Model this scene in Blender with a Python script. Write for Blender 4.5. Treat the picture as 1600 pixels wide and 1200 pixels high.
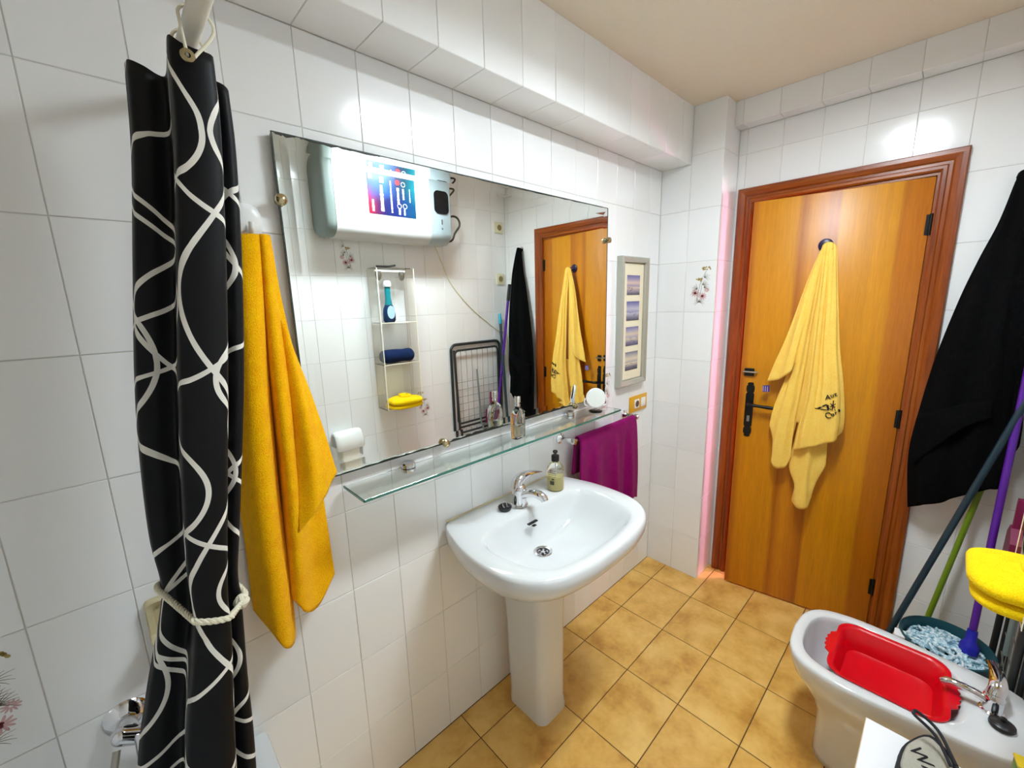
import bpy, bmesh, math, random
from mathutils import Vector, Matrix
from mathutils.bvhtree import BVHTree
R = math.radians
PI = math.pi
scene = bpy.context.scene
for o in list(bpy.data.objects):
    bpy.data.objects.remove(o)
COL = scene.collection
rnd = random.Random(7)

# ---------------------------------------------------------------- camera, world, light, exposure
cam_d = bpy.data.cameras.new('camera')
cam_d.sensor_fit = 'HORIZONTAL'
cam_d.sensor_width = 36.0
cam_d.lens = 655.17 / 1600 * 36.0
cam_d.clip_start = 0.02
cam = bpy.data.objects.new('camera', cam_d)
COL.objects.link(cam)
cam.location = (0.0, -1.131, 1.56)
cam.rotation_euler = (R(78.835), R(1.508), R(-43.799))
scene.camera = cam

world = bpy.data.worlds.new('world')
scene.world = world
world.use_nodes = True
world.node_tree.nodes['Background'].inputs[0].default_value = (0.8, 0.85, 1.0, 1)
world.node_tree.nodes['Background'].inputs[1].default_value = 0.05

LAMP_STRENGTH = 60.0
HALL_POWER = 70.0
try:
    scene.cycles.diffuse_bounces = 6
except Exception:
    pass
vs = scene.view_settings
vs.view_transform = 'Standard'
vs.look = 'None'
vs.exposure = 0.72
vs.gamma = 1.0
vs.use_curve_mapping = False

# ---------------------------------------------------------------- helpers
def lin(c):
    def f(v):
        v = v / 255.0
        return v / 12.92 if v <= 0.04045 else ((v + 0.055) / 1.055) ** 2.4
    return tuple(f(v) for v in c[:3]) + (1.0,)

def setin(b, **kw):
    for k, v in kw.items():
        k = k.replace('_', ' ')
        if k in b.inputs:
            b.inputs[k].default_value = v

def mat(name, col, rough=0.5, **kw):
    m = bpy.data.materials.new(name)
    m.use_nodes = True
    b = m.node_tree.nodes['Principled BSDF']
    b.inputs['Base Color'].default_value = lin(col)
    b.inputs['Roughness'].default_value = rough
    setin(b, **kw)
    return m

class NT:
    """small node-tree writer"""
    def __init__(s, m):
        s.t = m.node_tree; s.b = s.t.nodes['Principled BSDF']
    def n(s, kind, **kw):
        x = s.t.nodes.new(kind)
        for k, v in kw.items():
            setattr(x, k, v)
        return x
    def l(s, a, b):
        s.t.links.new(a, b)
    def val(s, sock, v):
        if isinstance(v, (int, float)):
            sock.default_value = v
        else:
            s.l(v, sock)
    def m(s, op, a, b=0.0, c=None):
        x = s.n('ShaderNodeMath', operation=op)
        s.val(x.inputs[0], a); s.val(x.inputs[1], b)
        if c is not None:
            s.val(x.inputs[2], c)
        return x.outputs[0]
    def ramp(s, fac, stops, interp='LINEAR'):
        x = s.n('ShaderNodeValToRGB')
        x.color_ramp.interpolation = interp
        e = x.color_ramp.elements
        while len(e) < len(stops):
            e.new(0.5)
        for i, (p, c) in enumerate(stops):
            e[i].position = p; e[i].color = c if len(c) == 4 else lin(c)
        s.l(fac, x.inputs[0])
        return x.outputs[0]
    def mix(s, fac, a, b, mode='MIX'):
        x = s.n('ShaderNodeMix', data_type='RGBA', blend_type=mode)
        s.val(x.inputs[0], fac)
        for i, v in ((6, a), (7, b)):
            if isinstance(v, tuple):
                x.inputs[i].default_value = v if len(v) == 4 else lin(v)
            else:
                s.l(v, x.inputs[i])
        return x.outputs[2]
    def noise(s, vec, scale, detail=2.0, rough=0.5):
        x = s.n('ShaderNodeTexNoise')
        x.inputs['Scale'].default_value = scale
        x.inputs['Detail'].default_value = detail
        x.inputs['Roughness'].default_value = rough
        if vec is not None:
            s.l(vec, x.inputs['Vector'])
        return x.outputs[0]
    def obj(s):
        return s.n('ShaderNodeTexCoord').outputs['Object']
    def bump(s, h, strength, dist=0.002):
        x = s.n('ShaderNodeBump')
        x.inputs['Strength'].default_value = strength
        x.inputs['Distance'].default_value = dist
        s.l(h, x.inputs['Height'])
        s.l(x.outputs[0], s.b.inputs['Normal'])

def link(o, parent=None):
    COL.objects.link(o)
    if parent is not None:
        o.parent = parent
    return o

def tag(o, label, cat, group=None, kind=None):
    o['label'] = label
    o['category'] = cat
    if group:
        o['group'] = group
    if kind:
        o['kind'] = kind
    return o

def thing(name, label, cat, loc=(0, 0, 0), rotz=0.0, group=None, kind=None):
    o = bpy.data.objects.new(name, None)
    o.empty_display_size = 0.05
    link(o)
    o.location = loc
    o.rotation_euler = (0, 0, rotz)
    return tag(o, label, cat, group, kind)

def obj(name, bm, m, parent=None, smooth=False, loc=None):
    me = bpy.data.meshes.new(name)
    bmesh.ops.recalc_face_normals(bm, faces=bm.faces[:])
    bm.to_mesh(me)
    bm.free()
    for mm in (m if isinstance(m, (list, tuple)) else [m]):
        me.materials.append(mm)
    if smooth:
        for p in me.polygons:
            p.use_smooth = True
        if smooth != 'all':
            try:
                me.set_sharp_from_angle(angle=R(38 if smooth is True else smooth))
            except Exception:
                pass
    o = bpy.data.objects.new(name, me)
    link(o, parent)
    if loc is not None:
        o.location = loc
    return o

def B():
    return bmesh.new()

def box(bm, lo, hi, bev=0.0, seg=2, mi=0):
    x0, y0, z0 = lo; x1, y1, z1 = hi
    t = bmesh.new()
    vs_ = [t.verts.new(p) for p in ((x0,y0,z0),(x1,y0,z0),(x1,y1,z0),(x0,y1,z0),(x0,y0,z1),(x1,y0,z1),(x1,y1,z1),(x0,y1,z1))]
    for f in ((0,3,2,1),(4,5,6,7),(0,1,5,4),(1,2,6,5),(2,3,7,6),(3,0,4,7)):
        t.faces.new([vs_[i] for i in f])
    if bev > 0:
        bmesh.ops.bevel(t, geom=t.edges[:], offset=bev, segments=seg, profile=0.5, affect='EDGES')
    return merge(bm, t, mi)

def merge(bm, t, mi=0, mtx=None):
    mp = {}
    for v in t.verts:
        mp[v] = bm.verts.new(mtx @ v.co if mtx is not None else v.co)
    for f in t.faces:
        try:
            g = bm.faces.new([mp[v] for v in f.verts])
            g.material_index = mi; g.smooth = f.smooth
        except ValueError:
            pass
    t.free()
    return bm

def basis(d):
    d = Vector(d).normalized()
    a = Vector((0, 0, 1)) if abs(d.z) < 0.9 else Vector((1, 0, 0))
    u = d.cross(a).normalized()
    return u, d.cross(u).normalized(), d

def loft(bm, rings, cap0=True, cap1=True, closed=True, mi=0):
    vv = [[bm.verts.new(p) for p in r] for r in rings]
    n = len(rings[0])
    for a, b in zip(vv, vv[1:]):
        for i in range(n if closed else n - 1):
            j = (i + 1) % n
            try:
                f = bm.faces.new((a[i], a[j], b[j], b[i])); f.material_index = mi
            except ValueError:
                pass
    if cap0 and closed:
        f = bm.faces.new(vv[0][::-1]); f.material_index = mi
    if cap1 and closed:
        f = bm.faces.new(vv[-1]); f.material_index = mi
    return bm

def cyl(bm, a, b, r, r2=None, n=20, mi=0):
    a = Vector(a); b = Vector(b)
    u, v, d = basis(b - a)
    r2 = r if r2 is None else r2
    rr = [[p + (u * math.cos(t) + v * math.sin(t)) * q for t in [2 * PI * i / n for i in range(n)]] for p, q in ((a, r), (b, r2))]
    return loft(bm, rr, mi=mi)

def lathe(bm, base, prof, axis=(0, 0, 1), n=28, mi=0, cap=True):
    """prof: (radius, height) along axis from base"""
    u, v, d = basis(axis)
    base = Vector(base)
    rr = [[base + d * h + (u * math.cos(t) + v * math.sin(t)) * max(r, 1e-5) for t in [2 * PI * i / n for i in range(n)]] for r, h in prof]
    return loft(bm, rr, cap, cap, mi=mi)

def cr(pts, n):
    """Catmull-Rom resample of a polyline by chord parameter"""
    pts = [Vector(p) for p in pts]
    if len(pts) == 2:
        return [pts[0].lerp(pts[1], i / (n - 1)) for i in range(n)]
    L = [0.0]
    for a, b in zip(pts, pts[1:]):
        L.append(L[-1] + max((b - a).length, 1e-6))
    ext = [pts[0] * 2 - pts[1]] + pts + [pts[-1] * 2 - pts[-2]]
    out = []
    for i in range(n):
        s = L[-1] * i / (n - 1)
        k = 0
        while k < len(pts) - 2 and L[k + 1] < s:
            k += 1
        t = min(max((s - L[k]) / (L[k + 1] - L[k]), 0), 1)
        p0, p1, p2, p3 = ext[k:k + 4]
        out.append(0.5 * ((2 * p1) + (p2 - p0) * t + (2 * p0 - 5 * p1 + 4 * p2 - p3) * t * t + (3 * p1 - p0 - 3 * p2 + p3) * t ** 3))
    return out

def tube(bm, pts, r, n=12, res=None, mi=0, radii=None):
    if res:
        pts = cr(pts, res)
    pts = [Vector(p) for p in pts]
    rings = []
    u = None
    for i, p in enumerate(pts):
        d = (pts[min(i + 1, len(pts) - 1)] - pts[max(i - 1, 0)]).normalized()
        if u is None:
            u, v, _ = basis(d)
        else:
            u = (u - d * u.dot(d)).normalized(); v = d.cross(u)
        q = r
        if radii:
            s = i / (len(pts) - 1) * (len(radii) - 1)
            k = min(int(s), len(radii) - 2)
            q = radii[k] + (radii[k + 1] - radii[k]) * (s - k)
        rings.append([p + (u * math.cos(t) + v * math.sin(t)) * q for t in [2 * PI * j / n for j in range(n)]])
    return loft(bm, rings, mi=mi)

def prism(bm, poly, P0, u, v, n, h, mi=0, h0=0.0):
    """2D polygon (a,b) in the frame (P0,u,v), extruded from h0 to h along n"""
    P0 = Vector(P0); u = Vector(u); v = Vector(v); n = Vector(n)
    rr = [[P0 + u * a + v * b + n * q for a, b in poly] for q in (h0, h)]
    return loft(bm, rr, mi=mi)

def sphere(bm, c, r, n=16, m=10, sc=(1, 1, 1), mi=0):
    c = Vector(c)
    rr = []
    for i in range(1, m):
        t = PI * i / m
        rr.append([c + Vector((math.sin(t) * math.cos(2 * PI * j / n) * r * sc[0], math.sin(t) * math.sin(2 * PI * j / n) * r * sc[1], math.cos(t) * r * sc[2])) for j in range(n)])
    return loft(bm, rr, mi=mi)

def rrect(w, h, r, n=5):
    out = []
    for cx, cy, a0 in ((w/2-r, h/2-r, 0), (-w/2+r, h/2-r, 90), (-w/2+r, -h/2+r, 180), (w/2-r, -h/2+r, 270)):
        for i in range(n + 1):
            a = R(a0 + 90 * i / n)
            out.append((cx + r * math.cos(a), cy + r * math.sin(a)))
    return out

def closed_half(half, cx, n):
    """half outline (dx>=0, y) from back centre to front centre, mirrored about cx, as n (x,y)"""
    a = cr([(p[0], p[1], 0) for p in half], n // 2 + 1)
    right = [(cx + max(p.x, 0), p.y) for p in a]
    left = [(cx - max(p.x, 0), p.y) for p in a[1:-1]][::-1]
    return right + left

def cloth(name, cols, nu, nv, th, m, parent=None, ripple=0.0, seed=1, pleat=None):
    """a hanging cloth lofted through columns of points, with real thickness"""
    cc = [cr(c, nv) for c in cols]
    rows = [cr([c[j] for c in cc], nu) for j in range(nv)]
    r_ = random.Random(seed)
    ph = [r_.uniform(0, 6.28) for _ in range(6)]
    G = [[rows[j][i] for i in range(nu)] for j in range(nv)]
    N = [[None] * nu for _ in range(nv)]
    for j in range(nv):
        for i in range(nu):
            du = G[j][min(i + 1, nu - 1)] - G[j][max(i - 1, 0)]
            dv = G[min(j + 1, nv - 1)][i] - G[max(j - 1, 0)][i]
            q = du.cross(dv)
            N[j][i] = q.normalized() if q.length > 1e-9 else Vector((0, -1, 0))
    if ripple or pleat:
        pa, pn = pleat if pleat else (0.0, 1)
        H = [[g.copy() for g in row] for row in G]
        for j in range(nv):
            for i in range(nu):
                s = i / (nu - 1); t = j / (nv - 1)
                a = math.sin(s * 21 + t * 3 + ph[0]) * 0.6 + math.sin(s * 9 - t * 7 + ph[1]) + math.sin(t * 15 + s * 5 + ph[2]) * 0.5
                f_ = math.sin(2 * PI * pn * s + 0.9 * math.sin(2.3 * t + ph[3]) + ph[4])
                f_ = f_ * abs(f_) ** 0.4 * pa * min(1.0, 0.15 + 1.3 * t)
                H[j][i] = G[j][i] + N[j][i] * (a * ripple * (0.25 + 0.75 * t) + f_)
        G = H
    bm = B()
    uvl = bm.loops.layers.uv.new('UVMap')
    A = [[bm.verts.new(G[j][i] + N[j][i] * th / 2) for i in range(nu)] for j in range(nv)]
    Z = [[bm.verts.new(G[j][i] - N[j][i] * th / 2) for i in range(nu)] for j in range(nv)]
    jm = nv // 2
    U = [0.0]
    for i in range(1, nu):
        U.append(U[-1] + (G[jm][i] - G[jm][i - 1]).length)
    V = [G[0][nu // 2].z - G[j][nu // 2].z for j in range(nv)]
    def face(vs4, uv4):
        try:
            f = bm.faces.new(vs4)
        except ValueError:
            return
        for lp, q in zip(f.loops, uv4):
            lp[uvl].uv = q
    for j in range(nv - 1):
        for i in range(nu - 1):
            uv = [(U[i], V[j]), (U[i+1], V[j]), (U[i+1], V[j+1]), (U[i], V[j+1])]
            face((A[j][i], A[j][i+1], A[j+1][i+1], A[j+1][i]), uv)
            face((Z[j][i], Z[j+1][i], Z[j+1][i+1], Z[j][i+1]), [uv[0], uv[3], uv[2], uv[1]])
    for j in range(nv - 1):
        for i in (0, nu - 1):
            face((A[j][i], A[j+1][i], Z[j+1][i], Z[j][i]), [(U[i], V[j])] * 4)
    for i in range(nu - 1):
        for j in (0, nv - 1):
            face((A[j][i], A[j][i+1], Z[j][i+1], Z[j][i]), [(U[i], V[j])] * 4)
    return obj(name, bm, m, parent, smooth='all')

def surf_x(o, y, z, x0=1.2):
    """x of the surface of o seen from the room at (y,z)"""
    bm = B(); bm.from_mesh(o.data)
    t = BVHTree.FromBMesh(bm)
    h = t.ray_cast(Vector((x0, y, z)), Vector((1, 0, 0)))
    bm.free()
    return (h[0].x, h[1]) if h[0] is not None else (None, None)

def text_mesh(name, s, size, depth, m, parent, mtx):
    cu = bpy.data.curves.new(name, 'FONT')
    cu.body = s; cu.size = size; cu.extrude = depth / 2
    cu.align_x = 'CENTER'; cu.align_y = 'CENTER'
    t = bpy.data.objects.new(name, cu)
    me = bpy.data.meshes.new_from_object(t)
    me.materials.append(m)
    bpy.data.objects.remove(t)
    o = bpy.data.objects.new(name, me)
    link(o, parent)
    o.matrix_local = mtx
    return o

def frame_mtx(P, u, v, n):
    u = Vector(u); v = Vector(v); n = Vector(n); P = Vector(P)
    return Matrix(((u.x, v.x, n.x, P.x), (u.y, v.y, n.y, P.y), (u.z, v.z, n.z, P.z), (0, 0, 0, 1)))

# ---------------------------------------------------------------- materials
def tile_mat():
    m = mat('white_glazed_tile', (236, 235, 234), 0.16, Coat_Weight=0.35, Coat_Roughness=0.06)
    t = NT(m)
    info = t.n('ShaderNodeObjectInfo').outputs['Random']
    c = t.ramp(info, [(0.0, (238, 238, 237)), (1.0, (244, 244, 243))])
    t.l(c, t.b.inputs['Base Color'])
    h = t.noise(t.obj(), 18.0, 2.0)
    t.bump(h, 0.10, 0.004)
    return m
M_TILE = tile_mat()
M_GROUT = mat('grout', (214, 211, 204), 0.85)

def floor_mat():
    m = mat('ochre_floor_tile', (205, 160, 95), 0.30)
    t = NT(m)
    tc = t.n('ShaderNodeTexCoord')
    info = t.n('ShaderNodeObjectInfo').outputs['Random']
    off = t.n('ShaderNodeVectorMath', operation='ADD')
    cmb = t.n('ShaderNodeCombineXYZ')
    t.l(t.m('MULTIPLY', info, 37.0), cmb.inputs[0]); t.l(t.m('MULTIPLY', info, 91.0), cmb.inputs[1])
    t.l(tc.outputs['Object'], off.inputs[0]); t.l(cmb.outputs[0], off.inputs[1])
    n1 = t.noise(off.outputs[0], 7.0, 3.0, 0.55)
    n2 = t.noise(off.outputs[0], 60.0, 3.0, 0.6)
    f = t.m('ADD', t.m('MULTIPLY', n1, 0.85), t.m('MULTIPLY', n2, 0.15))
    c = t.ramp(f, [(0.30, (186, 132, 56)), (0.46, (218, 170, 86)), (0.60, (232, 190, 108)), (0.75, (238, 200, 122))])
    t.l(c, t.b.inputs['Base Color'])
    t.bump(n2, 0.12, 0.002)
    return m
M_FLOOR = floor_mat()
M_FGROUT = mat('floor_grout', (96, 66, 34), 0.9)

def ceil_mat():
    m = mat('stippled_cream_plaster', (242, 230, 210), 0.9)
    t = NT(m)
    n = t.noise(t.obj(), 220.0, 3.0, 0.6)
    t.bump(n, 0.6, 0.005)
    return m
M_CEIL = ceil_mat()

def wood_mat(name, dark, mid, light, axis=2, rough=0.28, scale=9.0):
    m = mat(name, mid, rough)
    t = NT(m)
    mp = t.n('ShaderNodeMapping')
    s = [scale * 4, scale * 4, scale * 4]; s[axis] = scale * 0.22
    mp.inputs['Scale'].default_value = s
    t.l(t.obj(), mp.inputs[0])
    n1 = t.noise(mp.outputs[0], 1.0, 4.0, 0.6)
    n2 = t.noise(mp.outputs[0], 5.0, 3.0, 0.6)
    f = t.m('ADD', t.m('MULTIPLY', n1, 0.7), t.m('MULTIPLY', n2, 0.3))
    c = t.ramp(f, [(0.32, dark), (0.5, mid), (0.68, light)])
    t.l(c, t.b.inputs['Base Color'])
    t.bump(n2, 0.08, 0.001)
    return m
M_FRAME = wood_mat('varnished_frame_wood', (96, 38, 2), (136, 62, 5), (162, 84, 14), 2)
M_FRAMEH = wood_mat('varnished_frame_wood_head', (96, 38, 2), (136, 62, 5), (162, 84, 14), 1)

def leaf_mat():
    """honey veneer with vertical bands; local y runs across the leaf from the hinge"""
    m = mat('door_veneer', (180, 118, 20), 0.36)
    t = NT(m)
    sp = t.n('ShaderNodeSeparateXYZ')
    co = t.obj()
    t.l(co, sp.inputs[0])
    mp = t.n('ShaderNodeMapping')
    mp.inputs['Scale'].default_value = (30, 30, 1.6)
    t.l(co, mp.inputs[0])
    n1 = t.noise(mp.outputs[0], 1.0, 4.0, 0.6)
    n2 = t.noise(mp.outputs[0], 7.0, 3.0, 0.6)
    wob = t.m('MULTIPLY', t.m('SUBTRACT', n1, 0.5), 0.014)
    y = t.m('DIVIDE', t.m('ADD', sp.outputs[1], wob), 0.64)
    band = t.ramp(y, [(0.0, (188, 108, 4)), (0.125, (194, 114, 5)), (0.14, (214, 142, 3)), (0.43, (218, 146, 4)),
                      (0.445, (180, 100, 8)), (0.52, (200, 122, 12)), (0.585, (214, 138, 14)), (0.64, (178, 100, 8)), (0.672, (216, 144, 4)),
                      (0.90, (210, 136, 3)), (0.93, (184, 104, 4)), (1.0, (188, 108, 5))])
    gr = t.ramp(t.m('ADD', t.m('MULTIPLY', n1, 0.5), t.m('MULTIPLY', n2, 0.5)), [(0.3, (0.70, 0.66, 0.6, 1)), (0.65, (1, 1, 1, 1))])
    c = t.mix(1.0, band, gr, 'MULTIPLY')
    t.l(c, t.b.inputs['Base Color'])
    t.bump(n2, 0.05, 0.001)
    return m
M_LEAF = leaf_mat()

def terry(name, c1, c2, scale=380.0, strength=0.55, rough=0.95, sheen=0.04):
    m = mat(name, c1, rough, Sheen_Weight=sheen, Sheen_Roughness=0.5, Specular_IOR_Level=0.12)
    t = NT(m)
    co = t.obj()
    n = t.noise(co, scale, 2.0, 0.6)
    n2 = t.noise(co, 30.0, 3.0, 0.6)
    c = t.mix(t.m('MULTIPLY_ADD', t.m('SUBTRACT', n, 0.5), 2.6, t.m('MULTIPLY', n2, 1.0)), c1, c2)
    t.l(c, t.b.inputs['Base Color'])
    t.bump(n, strength, 0.006)
    return m
M_YEL = terry('mustard_terry', (246, 162, 0), (255, 202, 0))
M_SAND = terry('sand_yellow_terry', (250, 196, 78), (255, 220, 112))
M_BLK = terry('black_terry', (4, 4, 5), (10, 10, 11), sheen=0.0, rough=1.0)
M_BLK.node_tree.nodes['Principled BSDF'].inputs['Specular IOR Level'].default_value = 0.1
M_MAR = terry('magenta_terry', (112, 0, 74), (150, 0, 104))
M_NAVY = terry('navy_terry', (10, 24, 58), (22, 42, 84))
M_LEMON = terry('lemon_terry', (250, 196, 0), (255, 224, 20))

M_CERAM = mat('white_sanitary_ceramic', (220, 222, 222), 0.08, Coat_Weight=0.5, Coat_Roughness=0.03)
M_CHROME = mat('chrome', (225, 225, 228), 0.06, Metallic=1.0)
M_STEEL = mat('brushed_steel', (170, 168, 160), 0.3, Metallic=1.0)
M_BRASS = mat('aged_nickel_knob', (190, 176, 140), 0.18, Metallic=1.0)
M_BLACKP = mat('black_plastic', (14, 14, 15), 0.35)
M_IRON = mat('black_wrought_iron', (16, 15, 14), 0.42, Metallic=0.4)
M_WHITEP = mat('white_plastic', (240, 241, 240), 0.3)
M_GREYP = mat('grey_green_plastic', (122, 134, 130), 0.4)
M_LGREY = mat('pale_blue_grey_plastic', (166, 182, 188), 0.3)
M_CREAM = mat('cream_plastic', (226, 220, 186), 0.4)
M_PAPER = mat('toilet_paper', (244, 240, 226), 0.95)
M_MIRROR = mat('silvered_mirror', (244, 248, 244), 0.0, Metallic=1.0)
M_MEDGE = mat('mirror_edge_glass', (60, 72, 66), 0.15)
M_WEAR = mat('desilvered_edge', (34, 28, 18), 0.6)
M_RED = mat('red_plastic', (206, 2, 22), 0.28, Subsurface_Weight=0.0)
M_TEAL = mat('dark_teal_plastic', (22, 74, 84), 0.4)
M_PURPLE = mat('purple_painted_metal', (84, 24, 140), 0.35)
M_BLUE = mat('blue_plastic', (34, 34, 170), 0.4)
M_DKTEAL = mat('slate_painted_metal', (20, 46, 56), 0.4)
M_GREEN = mat('lime_green_metal', (110, 140, 20), 0.4)
M_CYAN = mat('cyan_plastic', (20, 160, 190), 0.4)
M_RACK = mat('charcoal_coated_tube', (38, 44, 44), 0.45)
M_WIRE = mat('grey_coated_wire', (120, 118, 108), 0.5)
M_SILVER = mat('silver_painted_wood', (186, 184, 172), 0.35, Metallic=0.45)
M_MATB = mat('cream_passepartout', (236, 226, 198), 0.9)
M_ROPE = mat('white_rope', (222, 216, 192), 0.9)
M_YPLATE = mat('yellow_switch_plate', (226, 166, 16), 0.35)
M_INK = mat('black_thread', (14, 12, 16), 0.9)

def glass(name, col, ior=1.5, rough=0.0, w=1.0):
    m = mat(name, col, rough, Transmission_Weight=w, IOR=ior)
    return m
M_GLASS = glass('green_tinted_glass', (246, 253, 250), 1.5)
M_GEDGE = mat('polished_glass_edge', (90, 170, 150), 0.1, Transmission_Weight=0.6, IOR=1.5)
M_ACRYL = glass('clear_acrylic', (250, 248, 240), 1.3)
M_CLEAR = glass('clear_bottle_glass', (246, 248, 244), 1.4)
M_SOAP = mat('cream_liquid_soap', (240, 224, 150), 0.3, Transmission_Weight=0.15)

# ---------------------------------------------------------------- the room
XL, XB, XP = -0.70, 2.36, 2.176       # bath wall, door wall, pillar face
YC = -1.43                            # wall with the water heater
ZC = 2.446                            # ceiling
YP = -0.302                           # free side of the pillar
BZ, BY = 2.191, -0.151                # beam along the basin wall: underside, front
B2Z, B2X = 2.341, 2.280               # beam along the door wall
TU, TV = 0.1507, 0.2487               # wall tile pitch
UX = [0.105 + TU * k for k in range(-8, 20)]
VZ = [0.238 + TV * k for k in range(-1, 11)]
TT = 0.0022                           # tile thickness
_tiles = {}

def tile_mesh(w, h, m, bev=0.0010, th=TT):
    key = (round(w, 3), round(h, 3), m.name)
    if key in _tiles:
        return _tiles[key]
    bm = B()
    rr = []
    for (dw, z) in ((0, 0), (0, th - bev), (bev, th)):
        a, b = w / 2 - dw, h / 2 - dw
        rr.append([(-a, -b, z), (a, -b, z), (a, b, z), (-a, b, z)])
    loft(bm, rr, cap0=False)
    bmesh.ops.recalc_face_normals(bm, faces=bm.faces[:])
    me = bpy.data.meshes.new('tile')
    bm.to_mesh(me); bm.free()
    me.materials.append(m)
    _tiles[key] = me
    return me

def tile_area(parent, P0, u, v, n, U, V, m, gap=0.0016, hole=None, tilt=0.10, th=TT):
    """lay single tiles in the cells of the lines U x V; returns {(i,j): tile}"""
    P0 = Vector(P0); u = Vector(u); v = Vector(v); n = Vector(n)
    res = {}
    for i in range(len(U) - 1):
        for j in range(len(V) - 1):
            a0, a1, b0, b1 = U[i], U[i + 1], V[j], V[j + 1]
            rects = [(a0, a1, b0, b1)]
            if hole:
                h0, h1, k0, k1 = hole
                if a1 > h0 and a0 < h1 and b1 > k0 and b0 < k1:
                    rects = []
                    if b1 > k1: rects.append((a0, a1, max(b0, k1), b1))
                    if a0 < h0: rects.append((a0, h0, b0, min(b1, k1)))
                    if a1 > h1: rects.append((h1, a1, b0, min(b1, k1)))
            for (c0, c1, d0, d1) in rects:
                if c1 - c0 < 0.006 or d1 - d0 < 0.006:
                    continue
                o = bpy.data.objects.new('tile', tile_mesh(c1 - c0 - gap, d1 - d0 - gap, m, th=th))
                link(o, parent)
                M_ = frame_mtx(P0 + u * (c0 + c1) / 2 + v * (d0 + d1) / 2, u, v, n)
                M_ = M_ @ Matrix.Rotation(R(rnd.gauss(0, tilt)), 4, 'X') @ Matrix.Rotation(R(rnd.gauss(0, tilt)), 4, 'Y')
                o.matrix_local = M_
                res[(i, j)] = o
    return res

def lines(L, lo, hi):
    return [lo] + [q for q in L if lo + 0.012 < q < hi - 0.012] + [hi]

def wallbox(name, lo, hi, m, label, cat='wall'):
    o = obj(name, box(B(), lo, hi), m)
    return tag(o, label, cat, kind='structure')

# wall with the mirror and basin (tile faces end up at y = 0)
wall_back = wallbox('wall_back', (XL - 0.1, TT, 0), (XB + 0.1, 0.12, ZC + 0.1), M_GROUT, 'white tiled wall behind the mirror and washbasin')
tA_U = lines(UX, XL, XP); tA_V = lines(VZ, 0.0, BZ)
tA = tile_area(wall_back, (0, TT, 0), (1, 0, 0), (0, 0, 1), (0, -1, 0), tA_U, tA_V, M_TILE)
# beam along it
beam1 = wallbox('trim_1', (XL, BY + TT, BZ + TT), (XP - 0.001, TT - 0.001, ZC), M_GROUT, 'white tiled ceiling beam running along above the mirror', 'beam')
tile_area(beam1, (0, BY + TT, 0), (1, 0, 0), (0, 0, 1), (0, -1, 0), tA_U, [BZ, ZC], M_TILE)
tile_area(beam1, (0, 0, BZ + TT), (1, 0, 0), (0, -1, 0), (0, 0, -1), tA_U, [0.0, -BY], M_TILE)
# pillar in the corner beside the door
pillar = wallbox('wall_pillar', (XP + TT, YP + TT, 0), (XB, TT, ZC), M_GROUT, 'white tiled corner pillar between basin wall and door', 'pillar')
tP_U = [0.0, 0.151, -YP]
tP = tile_area(pillar, (XP + TT, 0, 0), (0, -1, 0), (0, 0, 1), (-1, 0, 0), tP_U, lines(VZ, 0.0, ZC), M_TILE)
tile_area(pillar, (0, YP + TT, 0), (1, 0, 0), (0, 0, 1), (0, -1, 0), [XP, XB], lines(VZ, 0.0, ZC), M_TILE)
# door wall, with the door opening
DY0, DY1, DZ = -0.388, -1.028, 1.998      # clear opening
WT = 0.10
wall_right = tag(obj('wall_right', box(box(box(B(), (XB + TT, DY0, 0), (XB + WT, 0.12, ZC + .1)), (XB + TT, YC - 0.1, 0), (XB + WT, DY1, ZC + .1)), (XB + TT, DY1, DZ), (XB + WT, DY0, ZC + .1)), M_GROUT),
                 'white tiled wall around the wooden door', 'wall', kind='structure')
UB = [0.94 + 0.1505 * k for k in range(-6, 6)]
tile_area(wall_right, (XB + TT, 0, 0), (0, -1, 0), (0, 0, 1), (-1, 0, 0), lines(UB, -YP, -YC), lines(VZ, 0.0, B2Z), M_TILE, hole=(-DY0 - .03, -DY1 + .03, 0.0, DZ + .03))
beam2 = wallbox('trim_2', (B2X + TT, YC, B2Z + TT), (XB + TT - .001, YP - .001, ZC), M_GROUT, 'white tiled ceiling beam above the wooden door', 'beam')
tile_area(beam2, (B2X + TT, 0, 0), (0, -1, 0), (0, 0, 1), (-1, 0, 0), lines(UB, -YP, -YC), [B2Z, ZC], M_TILE)
tile_area(beam2, (0, 0, B2Z + TT), (1, 0, 0), (0, -1, 0), (0, 0, -1), [B2X, XB], lines(UB, -YP, -YC), M_TILE)
# wall with the water heater (seen in the mirror)
wall_front = wallbox('wall_front', (XL - 0.1, YC - 0.12, 0), (XB + 0.1, YC - TT, ZC + 0.1), M_GROUT, 'white tiled wall with the water heater, seen in the mirror')
tC_U = lines(sorted(-q for q in UX), -XB, -XL)
tC_V = lines(VZ, 0.0, ZC)
tC = tile_area(wall_front, (0, YC - TT, 0), (-1, 0, 0), (0, 0, 1), (0, 1, 0), tC_U, tC_V, M_TILE)
# bath end wall
wall_left = wallbox('wall_left', (XL - 0.1, YC - 0.1, 0), (XL - TT, 0.12, ZC + 0.1), M_GROUT, 'white tiled wall at the far side of the bathtub')
tile_area(wall_left, (XL - TT, 0, 0), (0, 1, 0), (0, 0, 1), (1, 0, 0), lines([-(0.15 * k) for k in range(10, 0, -1)], YC, 0.0), lines(VZ, 0.0, ZC), M_TILE)

ceiling = wallbox('ceiling', (XL - 0.1, YC - 0.1, ZC), (XB + 0.1, 0.12, ZC + 0.08), M_CEIL, 'cream stippled plaster ceiling', 'ceiling')

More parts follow.
